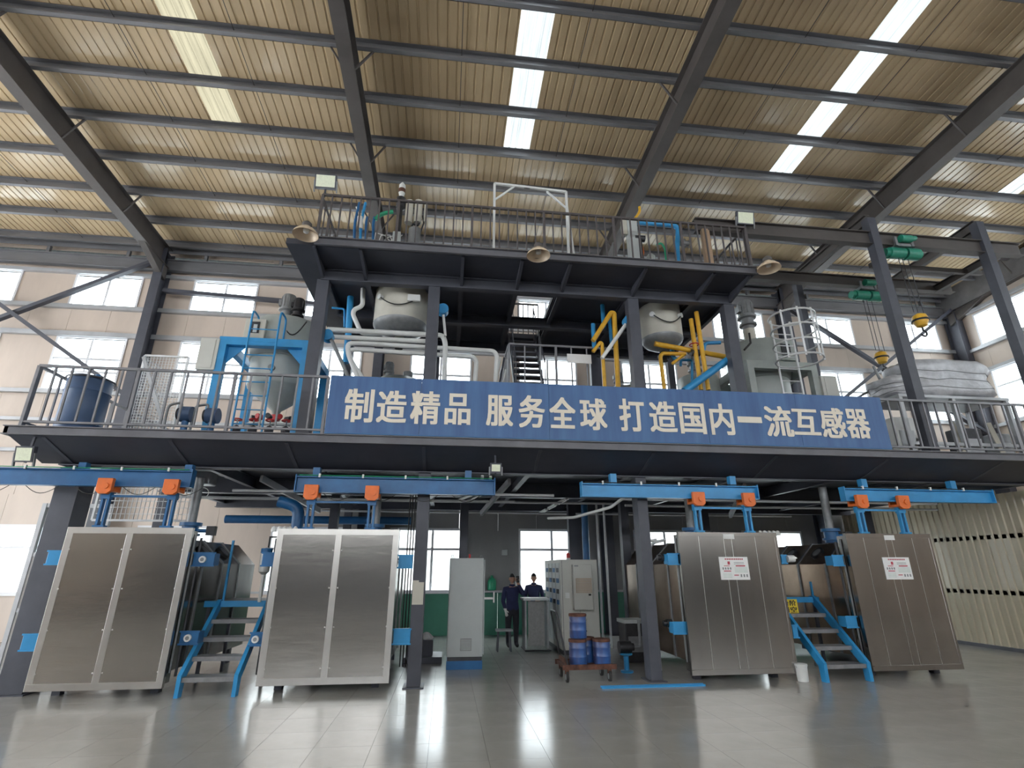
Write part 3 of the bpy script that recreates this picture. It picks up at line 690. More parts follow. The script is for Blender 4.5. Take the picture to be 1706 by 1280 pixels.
# ---- blue steps between the tanks
def steps(x0, x1, yf, yt, zt, label, rail_posts):
    s = thing('blue_steps', label, 'steps', ((x0+x1)/2, yf, 0), 'blue steps between tanks')
    for x in (x0, x1):
        MB().prism([(yf-.06,0),(yf+.07,0),(yf+.09,.24),(yt+.12,zt-.02),(yt+.12,zt+.05),(yt-.02,zt+.05),(yf-.06,.3)], x-.03, x+.03, lambda a,c,d: (d,a,c)).build('stringer', M['blue'], s)
    n = 4
    for k in range(n):
        t = (k+.0)/n; y = yf+.02+(yt-yf)*t; z = .27+(zt-.27)*t
        MB().box(x0+.03, x1-.03, y-.05, y+.26, z-.065, z).build('tread', M['tread'], s)
        
    l = MB().box(x0-.25, x1+.1, yt, yt+1.3, zt-.01, zt+.02).build('landing', M['tread'], s)
    MB().box(x0-.25, x1+.1, yt-.01, yt+.04, zt-.07, zt+.03).build('landing_edge', M['blue'], l)
    for x, y in ((x0-.2,yt+1.2),(x1+.05,yt+1.2),(x0-.2,yt+.1),(x1+.05,yt+.1)): MB().bar((x,y,0),(x,y,zt),.05,.05).build('landing_leg', M['steel'], s)
    for x, y, z in rail_posts: MB().bar((x,y,zt),(x,y,z),.035,.035).build('handrail_post', M['blue'], s)
steps(-3.98, -3.15, 9.62, 10.62, 1.28, 'blue steps between the two brushed steel tanks', ((-3.95,10.7,2.35),(-3.12,10.75,2.0)))
steps(6.62, 7.45, 9.5, 10.6, 1.28, 'blue steps with yellow warning sign between the two grey tanks', ((7.5,10.7,1.6),))
ys = thing('warning_sign', 'yellow warning sign with black characters hanging on the right steps', 'sign', (6.75, 10.3, 1.0))
MB().box(6.3, 6.96, 10.44, 10.45, .97, 1.28).build('sign_plate', M['yellowsign'], ys)
for row, z in (('小心台阶', 1.16), ('防止踏空', 1.04)):
    for i, ch in enumerate(row): place_glyph(ch, 6.325+.155*i, 6.465+.155*i, z, z+.105, 10.437, M['black'], ys, bold=.03, depth=.002)
for i in range(6): MB().box(6.34+.1*i, 6.40+.1*i, 10.436, 10.44, .985, 1.015).build('stripe', M['black'], ys)

# small things by the tanks
def bucket(x, y, r, h, m, label, name='bucket', cat='bucket', z=0, lid=None, handle=True):
    t = thing(name, label, cat, (x,y,z))
    MB().lathe([(r*.86,0),(r*.88,.005),(r,h),(r*1.05,h),(r*1.05,h-.03),(r*1.0,h-.03)], (x,y,z), 22).build('body', M[m], t, smooth=40)
    if lid: MB().lathe([(0,h+.005),(r*1.06,h+.005),(r*1.06,h-.02)], (x,y,z), 22).build('lid', M[lid], t, smooth=40)
    if handle: MB().tube([(x+r*1.06*math.cos(a), y-.02, z+h-.03-.6*r*math.sin(a)) for a in [math.pi*i/10 for i in range(11)]], .004, 5).build('handle', M['midmetal'], t)
    return t
bucket(6.28, 9.62, .1, .27, 'white', 'small white plastic bucket on the floor by the right steps', lid='white')
one('floor_channel_strip', MB().box(2.62,4.4,9.46,9.52,0,.02).box(2.62,4.4,9.44,9.46,0,.03).box(2.62,4.4,9.52,9.54,0,.03), M['blue'], 'blue steel strip on the floor in front of the right column', 'floor strip', loc=(3.5,9.5,0))

# ---- control cabinets
c1 = thing('control_cabinet', 'tall light grey control cabinet on blue plinth in the aisle', 'cabinet', (.44, 11.7, 0))
MB().box(.09,.79,11.45,12.05,.22,2.06).build('body', M['cabinet'], c1, bevel=.008)
MB().box(.09,.79,11.45,12.05,0,.15).build('plinth', M['deepblue'], c1); MB().box(.1,.78,11.46,12.04,.15,.22).build('plinth_shadow_gap', M['darkmetal'], c1)
MB().box(.115,.765,11.437,11.45,.25,2.03).build('side_panel', M['cabinet'], c1)
v = MB().box(.35,.57,11.428,11.437,.33,.55).build('vent_grille', M['vent'], c1)
for k in range(9): MB().box(.36,.56,11.424,11.428,.345+.022*k,.355+.022*k).build('louver', M['cabinet'], v)
for x in (.14,.55,.74): MB().tube([(x+.025*math.cos(a), 11.6, 2.075+.025+.025*math.sin(a)) for a in [2*math.pi*i/12 for i in range(12)]], .007, 6, True).build('lifting_eye', M['midmetal'], c1)
MB().cyl((.5,11.6,2.06),(.5,11.6,2.14),.02,n=8).build('beacon', M['red'], c1)
dr = MB().box(.8,.82,11.5,12.0,.25,2.03).build('cabinet_door', M['cabinet'], c1)
a = MB().box(.82,1.0,11.5,11.55,1.26,1.3).build('console_arm', M['white'], c1); MB().box(1.0,1.02,11.46,11.6,1.2,1.4).build('console_plate', M['white'], a)

c2 = thing('control_cabinet', 'wide warm grey control cabinet with cooling unit and red beacon', 'cabinet', (3.2, 13.6, 0))
X0, X1, Y0, Y1, H = 2.72, 3.62, 12.95, 15.0, 2.06
MB().box(X0,X1,Y0,Y1,.1,H).build('body', M['cabinet_warm'], c2, bevel=.008); MB().box(X0+.02,X1-.02,Y0+.02,Y1-.02,0,.1).build('plinth', M['darkmetal'], c2)
MB().box(X0+.03,X0+.045,Y0-.006,Y0,.12,H-.02).build('door_seam', M['vent'], c2); MB().box(X0+.44,X0+.447,Y0-.004,Y0,.12,.95).build('door_seam', M['vent'], c2)
ac = MB().box(X0+.27,X0+.73,Y0-.16,Y0,.95,1.95).build('cooling_unit', M['cabinet_warm'], c2, bevel=.01)
g_ = MB().box(X0+.33,X0+.7,Y0-.166,Y0-.16,1.32,1.64).build('cooling_grille', M['tan'], ac)
MB().box(X0+.62,X0+.68,Y0-.168,Y0-.16,1.26,1.3).build('controller', M['black'], ac); MB().box(X0+.3,X0+.4,Y0-.165,Y0-.16,1.9,1.93).build('maker_plate', M['midmetal'], ac)
for k in range(14): MB().box(X0+.34,X0+.69,Y0-.172,Y0-.166,1.33+.022*k,1.34+.022*k).build('louver', M['cabinet_warm'], g_)
MB().box(X0+.1,X0+.2,Y0-.02,Y0,1.2,1.32).build('socket_box', M['white'], c2); MB().cyl((X0+.55,Y0-.05,.5),(X0+.55,Y0,.5),.025,n=10).build('door_lock', M['black'], c2)
be = MB().cyl((X0+.25,Y0+.2,H),(X0+.25,Y0+.2,H+.04),.05,n=12).build('beacon_base', M['white'], c2); MB().lathe([(.045,0),(.045,.09),(.02,.12),(0,.12)],(X0+.25,Y0+.2,H+.04),14).build('beacon_lens', M['red'], be, smooth=40)
for i in range(4):            # instrument face looking across the aisle
    yy = Y0+.3+i*.45
    MB().box(X0-.01,X0,yy-.18,yy+.2,.2,H-.08).build('instrument_door', M['cabinet'], c2)
    for j in range(4):
        z = 1.05+j*.24
        for k in range(3): MB().box(X0-.022,X0-.01,yy-.13+k*.1,yy-.07+k*.1,z,z+.1).build('instrument', M['darkmetal'] if (i+j) % 2 else M['deepblue'], c2)

# ---- desk, stool, people
dk = thing('lectern_desk', 'grey lectern desk with papers beside the wide cabinet', 'desk', (2.25, 13.9, 0))
MB().box(1.92,2.58,13.6,14.2,1.12,1.17).build('desk_top', M['cabinet'], dk); MB().box(2.05,2.45,13.72,13.75,.1,1.1).build('front_panel', M['vent'], dk)
for x in (1.98,2.52): MB().box(x-.02,x+.02,13.65,14.15,.05,1.12).build('side_panel', M['midmetal'], dk)
MB().tube([(1.95,13.5,.03),(1.95,14.2,.03)],.02,6).tube([(2.55,13.5,.03),(2.55,14.2,.03)],.02,6).tube([(1.95,13.5,.03),(2.55,13.5,.03)],.02,6).build('base_frame', M['darkmetal'], dk)
for k in range(3): one('paper_sheet', MB().box(1.96+.2*k,2.13+.2*k,13.68,13.9,1.17,1.176+.004*k), M['paper'], ['white paper on the lectern nearest the man with the phone', 'white paper in the middle of the lectern top', 'white paper on the lectern nearest the wide cabinet'][k], 'paper', 'papers on the lectern', loc=(2.03+.2*k,13.8,1.17))
st = thing('wooden_stool', 'small grey stool beside the man taking a photo', 'stool', (1.45, 13.75, 0))
MB().box(1.26,1.66,13.6,13.88,.44,.48).build('seat', M['midmetal'], st)
for x in (1.3,1.62):
    for y in (13.64,13.84): MB().bar((x,y,0),(x+(.02 if x<1.5 else -.02),y,.44),.035,.035).build('leg', M['steel'], st)

def skin_body(name, joints, bones, parent, mats, zone, subd=2):
    me = bpy.data.meshes.new(name); me.from_pydata([j[0] for j in joints], bones, [])
    o = bpy.data.objects.new(name, me); COL.objects.link(o)
    sk = o.modifiers.new('s', 'SKIN'); sk.use_smooth_shade = True
    for i, j in enumerate(joints): me.skin_vertices[0].data[i].radius = (j[1], j[2] if len(j) > 2 else j[1])
    me.skin_vertices[0].data[0].use_root = True
    o.modifiers.new('u', 'SUBSURF').levels = subd
    dg = bpy.context.evaluated_depsgraph_get(); dg.update(); nm = bpy.data.meshes.new_from_object(o.evaluated_get(dg))
    o.modifiers.clear(); o.data = nm; nm.name = name
    nm.materials.clear()
    for m in mats: nm.materials.append(m)
    for p in nm.polygons: p.material_index = zone(p.center); p.use_smooth = True
    o.parent = parent; return o
def person(label, loc, rot, phone):
    r = thing('person', label, 'person', loc)
    J = [((0,0,.92),.15,.12),((0,0,1.08),.165,.125),((0,0,1.26),.185,.125),((0,0,1.39),.14,.10),((0,0,1.46),.052),((0,-.01,1.53),.05),
         ((-.095,0,.84),.108),((-.10,.01,.48),.08),((-.10,.03,.1),.06),((-.10,-.1,.045),.042),
         ((.095,0,.84),.108),((.10,-.01,.48),.08),((.11,.02,.1),.06),((.12,-.11,.045),.042)]
    B = [(0,1),(1,2),(2,3),(3,4),(4,5),(0,6),(6,7),(7,8),(8,9),(0,10),(10,11),(11,12),(12,13)]
    def limb(side, sh, el, wr, hd):
        k = len(J); J.extend([(sh,.075),(el,.06),(wr,.042),(hd,.036,.022)]); B.extend([(3,k),(k,k+1),(k+1,k+2),(k+2,k+3)])
        h = Vector(hd); d = (h-Vector(wr)).normalized(); a = d.cross(Vector((0,1,0)))
        if a.length < .1: a = Vector((1,0,0))
        a.normalize()
        for q, (o, l) in enumerate(((-.028,.075),(-.010,.085),(.010,.08),(.027,.065))):
            m_ = len(J); p1 = h + d*.03 + a*o; p2 = p1 + d*l*.5 ; p3 = p1 + d*l*.9 + Vector((0,-.02,-.01))
            J.extend([(tuple(p2),.0095),(tuple(p3),.008)]); B.extend([(k+3,m_),(m_,m_+1)])
        m_ = len(J); J.extend([(tuple(h - d*.01 - a*.045*side + Vector((0,-.015,0))),.011),(tuple(h + d*.03 - a*.06*side + Vector((0,-.025,0))),.009)]); B.extend([(k+3,m_),(m_,m_+1)])
    if phone:
        limb(-1, (-.19,0,1.38), (-.25,-.03,1.1), (-.22,-.14,.92), (-.21,-.18,.85))
        limb(1, (.19,0,1.38), (.27,-.17,1.25), (.10,-.27,1.5), (.06,-.28,1.57))
    else:
        limb(-1, (-.19,0,1.38), (-.26,.02,1.12), (-.16,-.2,1.06), (-.12,-.28,1.06))
        limb(1, (.19,0,1.38), (.26,.02,1.12), (.16,-.2,1.06), (.12,-.28,1.06))
    def zone(c):
        if c.z > 1.43 and abs(c.x) < .085 and c.y > -.12: return 2
        if phone and c.y < -.2 and c.z > 1.49: return 2
        if phone and c.x < -.15 and c.z < .93 and c.y < -.12: return 4
        if not phone and c.y < -.2 and c.z > .98: return 2
        if c.z < .07: return 3
        return 0 if c.z > .9 else 1
    skin_body('body', J, B, r, [M['navy'], M['trousers'], M['skin'], M['rubber'], M['white']], zone)
    # head with face
    hb = MB(); N = 20; prof = []
    rings = []
    for i in range(13):
        t = math.pi*i/12; z = 1.635 - .118*math.cos(t); rr = math.sin(t)
        wx = .076*rr*(1 if z > 1.62 else .80+.2*(z-1.517)/.103); wy = .095*rr*(1 if z > 1.6 else .9)
        rings.append((z, wx, wy))
    vs = []
    for z, wx, wy in rings:
        for k in range(N):
            a = 2*math.pi*k/N; x = wx*math.cos(a); y = wy*math.sin(a)
            if y < 0:
                f = max(0, 1-abs(x)/.016)
                if 1.585 < z < 1.64: y -= .022*f*(1-(z-1.585)/.08)
                if 1.63 < z < 1.66 and .018 < abs(x) < .045: y += .008
                if 1.54 < z < 1.57: y -= .006*max(0, 1-abs(x)/.03)
            vs.append((x, y, z))
    fs = [(i*N+k, i*N+(k+1)%N, (i+1)*N+(k+1)%N, (i+1)*N+k) for i in range(12) for k in range(N)]
    def child(name, b, m, par, sm=60):
        o = b.build(name, m, None, sm); o.parent = par; return o
    hd = child('head', MB().add(vs, fs), M['skin'], r)
    child('hair', MB().add([((x*1.07), (y*1.07+.006), 1.635+(z-1.635)*1.07+.004) for x,y,z in vs if True], [f for f in fs if sum(vs[i][2] for i in f)/4 > 1.665 or (sum(vs[i][1] for i in f)/4 > .015 and sum(vs[i][2] for i in f)/4 > 1.575)]), M['hair'], r)
    for s in (-1,1):
        child('ear', MB().lathe([(0,-.028),(.014,-.015),(.016,.01),(0,.03)], (s*.077,.008,1.625), 8), M['skin'], hd)
        child('eye', MB().lathe([(0,-.006),(.011,0),(0,.006)], (s*.03,-.083,1.643), 8), M['black'], hd)
    child('mouth', MB().box(-.022,.022,-.093,-.086,1.553,1.56), M['printred'], hd)
    child('collar', MB().lathe([(.062,1.43),(.078,1.45),(.07,1.5),(.06,1.49)], n=16), M['navy'], r)
    r.rotation_euler = (0,0,rot); r.scale = (.985,)*3
    return r
p1 = person('person in navy jacket and black trousers standing, holding a phone up to the face', (1.72, 14.25, 0), math.radians(8), True)
ph = one('mobile_phone', MB().box(-.04,.04,-.005,.005,-.08,.08), M['black'], 'dark phone held before the face of the person in the aisle', 'phone', loc=(0,0,0)); ph.location = (1.83, 13.965, 1.60); ph.rotation_euler = (math.radians(-6), 0, math.radians(12))
p2 = person('person in dark clothes standing behind the lectern desk before the window', (2.5, 15.6, 0), math.radians(-14), False)

# ---- trolley with paint drums
tr = thing('platform_trolley', 'rusty flat trolley with raised handle carrying blue paint drums', 'trolley', (2.55, 10.25, 0))
MB().box(2.1,3.02,9.95,10.6,.22,.26).build('deck', M['rust'], tr); MB().box(2.08,3.04,9.93,9.97,.2,.28).build('deck_rim', M['rust'], tr); MB().box(2.08,3.04,10.58,10.62,.2,.28).build('deck_rim', M['rust'], tr)
MB().tube(round_path([Vector((2.18,9.98,.26)),Vector((2.0,9.98,1.12)),Vector((2.0,10.5,1.12)),Vector((2.18,10.57,.26))],.06), .018, 8).build('handle', M['darkmetal'], tr, smooth=50)
MB().bar((2.16,9.98,.32),(2.16,10.57,.32),.03,.08).build('handle_bracket', M['rust'], tr)
for x, y in ((2.17,10.02),(2.17,10.54),(2.93,10.02),(2.93,10.54)):
    w = MB().cyl((x-.02,y,.085),(x+.02,y,.085),.085,n=18).build('caster_wheel', M['rubber'], tr, smooth=40)
    MB().cyl((x-.025,y,.085),(x+.025,y,.085),.05,n=14).build('wheel_hub', M['midmetal'], w, smooth=40)
    MB().box(x-.035,x+.035,y-.02,y+.02,.13,.22).build('caster_fork', M['rust'], w)
def drum(x, y, z, label):
    t = thing('paint_drum', label, 'drum', (x,y,z), 'blue paint drums on the trolley')
    r, h = .155, .4
    MB().lathe([(r*.97,0),(r,.01),(r,h*.3),(r*1.03,h*.32),(r,h*.34),(r,h*.64),(r*1.03,h*.66),(r,h*.68),(r,h-.02),(r*1.04,h-.015),(r*1.04,h),(r*.96,h),(r*.95,h-.06),(0,h-.06)],(x,y,z),26).build('body', M['drum'], t, smooth=35)
    MB().lathe([(r*1.05,h-.04),(r*1.06,h-.005),(r*1.02,h+.005),(r*.94,h)],(x,y,z),26).build('rusty_rim', M['rust'], t, smooth=35)
    MB().tube([(x+r*1.05*math.cos(a), y-r*.3, z+h*.8-.09*math.sin(a)) for a in [math.pi*i/10 for i in range(11)]], .004, 5).build('handle', M['midmetal'], t)
drum(2.4,10.12,.26,'scuffed blue paint drum at the handle end of the trolley'); drum(2.84,10.14,.26,'scuffed blue paint drum at the free end of the trolley'); drum(2.62,10.4,.26,'blue paint drum at the back of the trolley')
drum(2.46,10.3,.665,'blue paint drum stacked on top of the others')

# ---- pump by the right column, things on the sill
pp = thing('blue_pump', 'small pump on blue pedestal beside the right column', 'pump', (3.72, 10.75, 0))
x, y = 3.5, 10.8
MB().lathe([(.12,0),(.12,.03),(.05,.04),(.05,.28),(.12,.3),(.12,.33)],(x,y,0),18).build('pedestal', M['blue'], pp, smooth=40)
MB().cyl((x-.13,y,.43),(x+.1,y,.43),.11,n=18).cyl((x+.1,y,.43),(x+.16,y,.43),.07,n=14).build('pump_body', M['darkmetal'], pp, smooth=40)
MB().tube(round_path([Vector((x+.16,y,.43)),Vector((x+.3,y,.43)),Vector((x+.3,y,.9))],.1),.03,8).build('outlet_pipe', M['midmetal'], pp, smooth=50)
one('green_jug', MB().lathe([(.11,0),(.13,.02),(.13,.24),(.1,.32),(.04,.36),(.04,.42),(0,.42)],(1.42,16.88,1.24),20), M['green'], 'green plastic jug on the window ledge behind the grey cabinet', 'jug', smooth=40, loc=(1.42,16.88,1.24))
mo = thing('monitor', 'dark monitor on the ledge behind the grey cabinet', 'monitor', (.95,16.85,1.23))
MB().box(.72,1.2,16.84,16.88,1.3,1.66).build('casing', M['darkmetal'], mo); MB().box(.75,1.17,16.835,16.84,1.33,1.63).build('screen', M['cabinet'], mo); MB().box(.86,1.06,16.8,16.92,1.23,1.25).box(.94,.98,16.86,16.88,1.25,1.31).build('stand', M['darkmetal'], mo)
one('water_bottle', MB().lathe([(.06,0),(.06,.22),(.03,.3),(.03,.36),(0,.36)],(2.2,16.9,1.25),14), M['white'], 'white bottle on the window sill between the two people', 'bottle', smooth=40, loc=(2.2,16.9,1.25))
lg = one('ledge', MB().box(.3,2.3,16.74,16.94,1.19,1.23), M['girt'], 'narrow ledge under the monitor and green jug', 'ledge', loc=(1.3,16.84,1.19))
one('switch_box', MB().box(1.72,1.9,16.93,16.99,2.25,2.42), M['cabinet'], 'small grey switch box on the wall between ground floor windows', 'switch box', loc=(1.8,16.96,2.3), bevel=.01)
one('dark_plinth_block', MB().box(-.75,-.2,12.4,12.9,.12,.42).box(-.8,.0,12.2,13.0,0,.12), M['steel'], 'dark steel block on the floor behind the middle column', 'machine base', loc=(-.45,12.6,0))
one('crumpled_rag', MB().lathe([(.14,0),(.16,.03),(.1,.09),(.05,.13),(0,.14)],(-.35,12.6,.42),7), M['paper'], 'white crumpled rag on the dark steel block', 'rag', loc=(-.35,12.6,.42))
# wire mesh under the platform at the left
def mesh_panel(name, label, x0, x1, y, z0, z1, sx, sz, m, wr=.006):
    t = thing(name, label, 'mesh panel', ((x0+x1)/2, y, z0))
    fr = MB(); fr.bar((x0,y,z0),(x0,y,z1),.04,.04); fr.bar((x1,y,z0),(x1,y,z1),.04,.04); fr.bar((x0,y,z0),(x1,y,z0),.04,.04); fr.bar((x0,y,z1),(x1,y,z1),.04,.04); fr.build('frame', M[m], t)
    w = MB(); n = int((x1-x0)/sx)
    for i in range(1, n): w.bar((x0+(x1-x0)*i/n,y,z0),(x0+(x1-x0)*i/n,y,z1),wr*2,wr*2)
    n = int((z1-z0)/sz)
    for i in range(1, n): w.bar((x0,y,z0+(z1-z0)*i/n),(x1,y,z0+(z1-z0)*i/n),wr*2,wr*2)
    o = w.build('wire_grid', M[m], t); o['kind'] = 'stuff'; return t
mesh_panel('wire_mesh_guard', 'white wire mesh guard above the tank by the left column', -6.9, -5.1, 11.4, 2.75, 3.5, .08, .12, 'wire')

# ================================================================== EQUIPMENT ON THE LOWER PLATFORM (deck at z = 4.0)
DZ = 4.0
ba = thing('plastic_barrel', 'large dark blue plastic barrel behind the railing at the platform corner', 'barrel', (-6.52, 9.75, DZ))
MB().lathe([(.30,0),(.34,.03),(.34,.2),(.355,.22),(.34,.24),(.34,.8),(.355,.82),(.34,.84),(.34,1.02),(.31,1.1),(.2,1.13),(0,1.13)],(-6.52,9.75,DZ),28).build('body', M['barrel'], ba, smooth=40)
MB().cyl((-6.4,9.7,DZ+1.12),(-6.4,9.7,DZ+1.17),.04,n=12).build('bung', M['deepblue'], ba, smooth=40)
MB().tube([(-6.52+.36*math.cos(a), 9.75+.36*math.sin(a), DZ+1.06) for a in [2*math.pi*i/24 for i in range(24)]], .016, 6, True).build('clamp_ring', M['steel'], ba, smooth=50)
# grey wire cage
cg = mesh_panel('wire_mesh_cage', 'tall grey wire mesh cage standing between the barrel and blue frame', -6.4, -5.55, 10.9, DZ, 6.05, .06, .06, 'wire', .004)
sd = MB(); 
for k in range(12): sd.bar((-6.4,10.95+.09*k,DZ),(-6.4,10.95+.09*k,6.05),.01,.01)
for k in range(26): sd.bar((-6.4,10.9,DZ+.08*k),(-6.4,12.0,DZ+.08*k),.01,.01)
o = sd.build('side_wire_grid', M['grille'], cg); o['kind'] = 'stuff'
MB().bar((-6.4,10.85,6.0),(-5.5,10.85,DZ+.1),.035,.06).build('diagonal_strut', M['girt'], cg)
MB().bar((-6.4,12.0,DZ),(-6.4,12.0,6.05),.04,.04).build('rear_post', M['grille'], cg)
# pumps
def pump(x, y, label):
    p = thing('transfer_pump', label, 'pump', (x,y,DZ), 'dark blue pumps on the platform')
    MB().cyl((x,y,DZ),(x,y,DZ+.5),.06,n=12).build('stand', M['deepblue'], p, smooth=40)
    MB().cyl((x-.1,y,DZ+.62),(x+.1,y,DZ+.62),.15,n=16).build('motor', M['barrel'], p, smooth=40)
    MB().cyl((x-.15,y,DZ+.62),(x-.1,y,DZ+.62),.12,n=16).build('pump_head', M['darkmetal'], p, smooth=40)
    MB().tube(round_path([Vector((x-.12,y,DZ+.7)),Vector((x-.12,y,DZ+.85)),Vector((x-.36,y,DZ+.8)),Vector((x-.36,y,DZ))],.1),.025,8).build('suction_pipe', M['midmetal'], p, smooth=50)
pump(-5.0, 10.2, 'dark blue pump behind the railing, nearer the wire cage'); pump(-4.55, 10.25, 'dark blue pump behind the railing, nearer the blue frame')

def vessel(name, label, c, prof, m, cat='vessel', extra=None, group=None):
    t = thing(name, label, cat, c, group)
    MB().lathe(prof, (c[0],c[1],0), 36).build('shell', M[m], t, smooth=35)
    return t
def motor(t, x, y, z, s=1.0, m='midmetal', name='drive_motor'):
    o = MB().lathe([(.10*s,0),(.10*s,.06*s),(.15*s,.07*s),(.15*s,.11*s),(.11*s,.12*s),(.11*s,.2*s),(.16*s,.22*s),(.16*s,.26*s),(.13*s,.28*s),(.13*s,.52*s),(.11*s,.56*s),(0,.57*s)],(x,y,z),20).build(name, M[m], t, smooth=35)
    for k in range(10):
        a = 2*math.pi*k/10; MB().bar((x+.135*s*math.cos(a),y+.135*s*math.sin(a),z+.29*s),(x+.135*s*math.cos(a),y+.135*s*math.sin(a),z+.5*s),.012*s,.012*s).build('cooling_fin', M[m], o)
    MB().box(x-.17*s,x-.1*s,y-.06*s,y+.06*s,z+.33*s,z+.45*s).build('terminal_box', M[m], o)
    return o
# blue framed mixing vessel
bf = thing('vessel_stand', 'sky blue steel frame holding the left mixing vessel', 'stand', (-4.0, 11.6, DZ))
for x in (-4.92, -3.2):
    for y in (10.95, 12.7): MB().box(x-.08,x+.08,y-.08,y+.08,DZ,6.56).build('post', M['blue'], bf)
for y in (10.95, 12.7): MB().box(-4.84,-3.28,y-.08,y+.08,6.38,6.56).build('cross_beam', M['blue'], bf)
for x in (-4.92, -3.2): MB().box(x-.08,x+.08,11.03,12.62,6.38,6.56).build('side_beam', M['blue'], bf)
for x, s in ((-4.84,1),(-3.28,-1)): MB().prism([(0,6.38),(0,6.0),(s*.35,6.38)], 11.0, 11.02, lambda a,c,d: (x+a,d,c)).build('gusset', M['blue'], bf)
v = vessel('mixing_vessel', 'grey-green mixing vessel with lid inside the sky blue frame', (-3.95,11.9,5.0), [(.06,5.1),(.1,5.22),(.68,5.7),(.70,5.75),(.70,6.35),(.74,6.36),(.74,6.42),(.78,6.56),(.78,7.22),(.74,7.30),(.40,7.38),(0,7.40)], 'vessel')
motor(v, -4.0, 11.75, 7.38, 1.25); motor(v, -3.68, 11.5, 7.34, .95, 'darkmetal')
MB().box(-4.62,-4.18,11.05,11.2,6.6,7.1).build('control_panel', M['vessel_cream'], v, bevel=.015)
MB().box(-4.5,-4.3,11.03,11.05,6.75,7.02).build('sight_window', M['darkmetal'], v); MB().box(-4.42,-4.34,11.02,11.032,6.76,6.95).build('pump_icon', M['cabinet'], v)
MB().tube([(-3.9+.55*i/10, 11.16, 7.15-.35*math.sin(math.pi*i/10)) for i in range(11)], .014, 6).build('hanging_cable', M['rubber'], v, smooth=60)
MB().cyl((-3.95,11.2,6.0),(-3.95,11.13,6.0),.07,n=14).build('side_port', M['midmetal'], v, smooth=40)
MB().cyl((-3.95,11.9,4.9),(-3.95,11.9,5.12),.1,n=14).build('outlet_valve', M['red'], v, smooth=40)
for k in range(5):
    a = -math.pi/2 + (k-2)*.5
    MB().cyl((-3.95+.35*math.cos(a),11.9+.35*math.sin(a),4.98),(-3.95+.5*math.cos(a),11.9+.5*math.sin(a),4.98),.06,n=10).build('valve', M['red' if k % 2 else 'darkmetal'], v, smooth=40)
MB().tube(round_path([Vector((-4.55,11.4,4.3)),Vector((-4.5,11.4,4.72)),Vector((-4.1,11.4,4.8)),Vector((-3.4,11.4,4.8))],.1),.05,10).build('manifold_pipe', M['white'], v, smooth=50)
MB().tube(round_path([Vector((-4.6,11.3,4.15)),Vector((-3.3,11.3,4.15))],.1),.07,10).build('drain_pipe', M['white'], v, smooth=50)
for k in range(4):
    xx = -4.45+.33*k; c_ = thing('hand_valve', ['hand valve under the left vessel, nearest the pumps','second hand valve under the left vessel','third hand valve under the left vessel','hand valve under the left vessel, nearest the column'][k], 'valve', (xx,11.15,DZ), 'hand valves under the left vessel')
    MB().cyl((xx,11.15,DZ),(xx,11.15,DZ+.62),.035,n=10).build('riser', M['white' if k % 2 else 'midmetal'], c_, smooth=40)
    MB().lathe([(.03,.5),(.09,.55),(.09,.63),(.03,.68)],(xx,11.15,DZ),14).build('body', M['darkmetal'], c_, smooth=40)
    MB().tube([(xx+.09*math.cos(a),11.15+.09*math.sin(a),DZ+.8) for a in [2*math.pi*i/12 for i in range(12)]],.016,6,True).build('handwheel', M['red'], c_, smooth=50)
    MB().cyl((xx,11.15,DZ+.66),(xx,11.15,DZ+.8),.014,n=6).build('spindle', M['midmetal'], c_)
ld = thing('blue_ladder', 'narrow sky blue ladder leaning on the left mixing vessel', 'ladder', (-4.0, 10.75, DZ))
for x in (-4.36, -3.78):
    MB().tube(round_path([Vector((x,10.72,DZ)),Vector((x,10.72,7.15)),Vector((x,11.1,7.15)),Vector((x,11.1,6.6))],.12),.022,8).build('side_rail', M['blue'], ld, smooth=50)
for k in range(9): MB().cyl((-4.36,10.72,DZ+.3+.3*k),(-3.78,10.72,DZ+.3+.3*k),.013,n=8).build('rung', M['blue'], ld, smooth=40)
bx = thing('control_box', 'pale grey control box mounted beside the sky blue frame', 'control box', (-5.2,11.0,5.9))
MB().box(-5.36,-4.98,10.85,11.1,5.78,6.5).build('casing', M['cabinet_warm'], bx, bevel=.01); MB().box(-5.33,-5.05,10.84,10.85,5.82,6.46).build('lid', M['cabinet_warm'], bx)

# vessels hanging through the upper platform
def hung(name, label, x, y, r, m, lower):
    t = vessel(name, label, (x,y,7.0), [(.05,6.68),(.1,6.7),(r*.55,6.76),(r*.9,6.86),(r,6.95),(r,7.9),(r*1.05,7.92),(r*1.05,8.0),(0,8.05)], m)
    MB().lathe([(r*1.01,6.97),(r*1.005,6.94),(r*.91,6.855),(r*.56,6.755),(.11,6.69)],(x,y,-.004),36,False).build('dished_bottom', M['midmetal'], t, smooth=40)
    MB().cyl((x,y,6.42),(x,y,6.64),.09,n=14).cyl((x,y,6.5),(x,y,6.56),.14,n=14).build('outlet_valve', M['darkmetal'], t, smooth=40)
    for a in (-2.3, -.9):
        p = Vector((x+r*math.cos(a), y+r*math.sin(a), 7.42)); o = MB().cyl(p, p+Vector((math.cos(a),math.sin(a),0))*.08, .06, n=12).build('nozzle', M['white'], t, smooth=40)
    P = []
    for i in range(13):
        a = -2.3+1.4*i/12; P.append((x+(r+.06)*math.cos(a), y+(r+.06)*math.sin(a), 7.42-.25*math.sin(math.pi*i/12)))
    MB().tube(P, .014, 6).build('hanging_cable', M['rubber'], t, smooth=60)
    if lower:
        MB().box(x+.3*r,x+.75*r,y-r*1.05,y-r*.95,7.3,7.45).build('junction_box', M['white'], t)
    return t
hung('feed_vessel', 'cream feed vessel hanging under the upper platform above the white pipes', -1.22, 10.78, .59, 'vessel_cream', True)
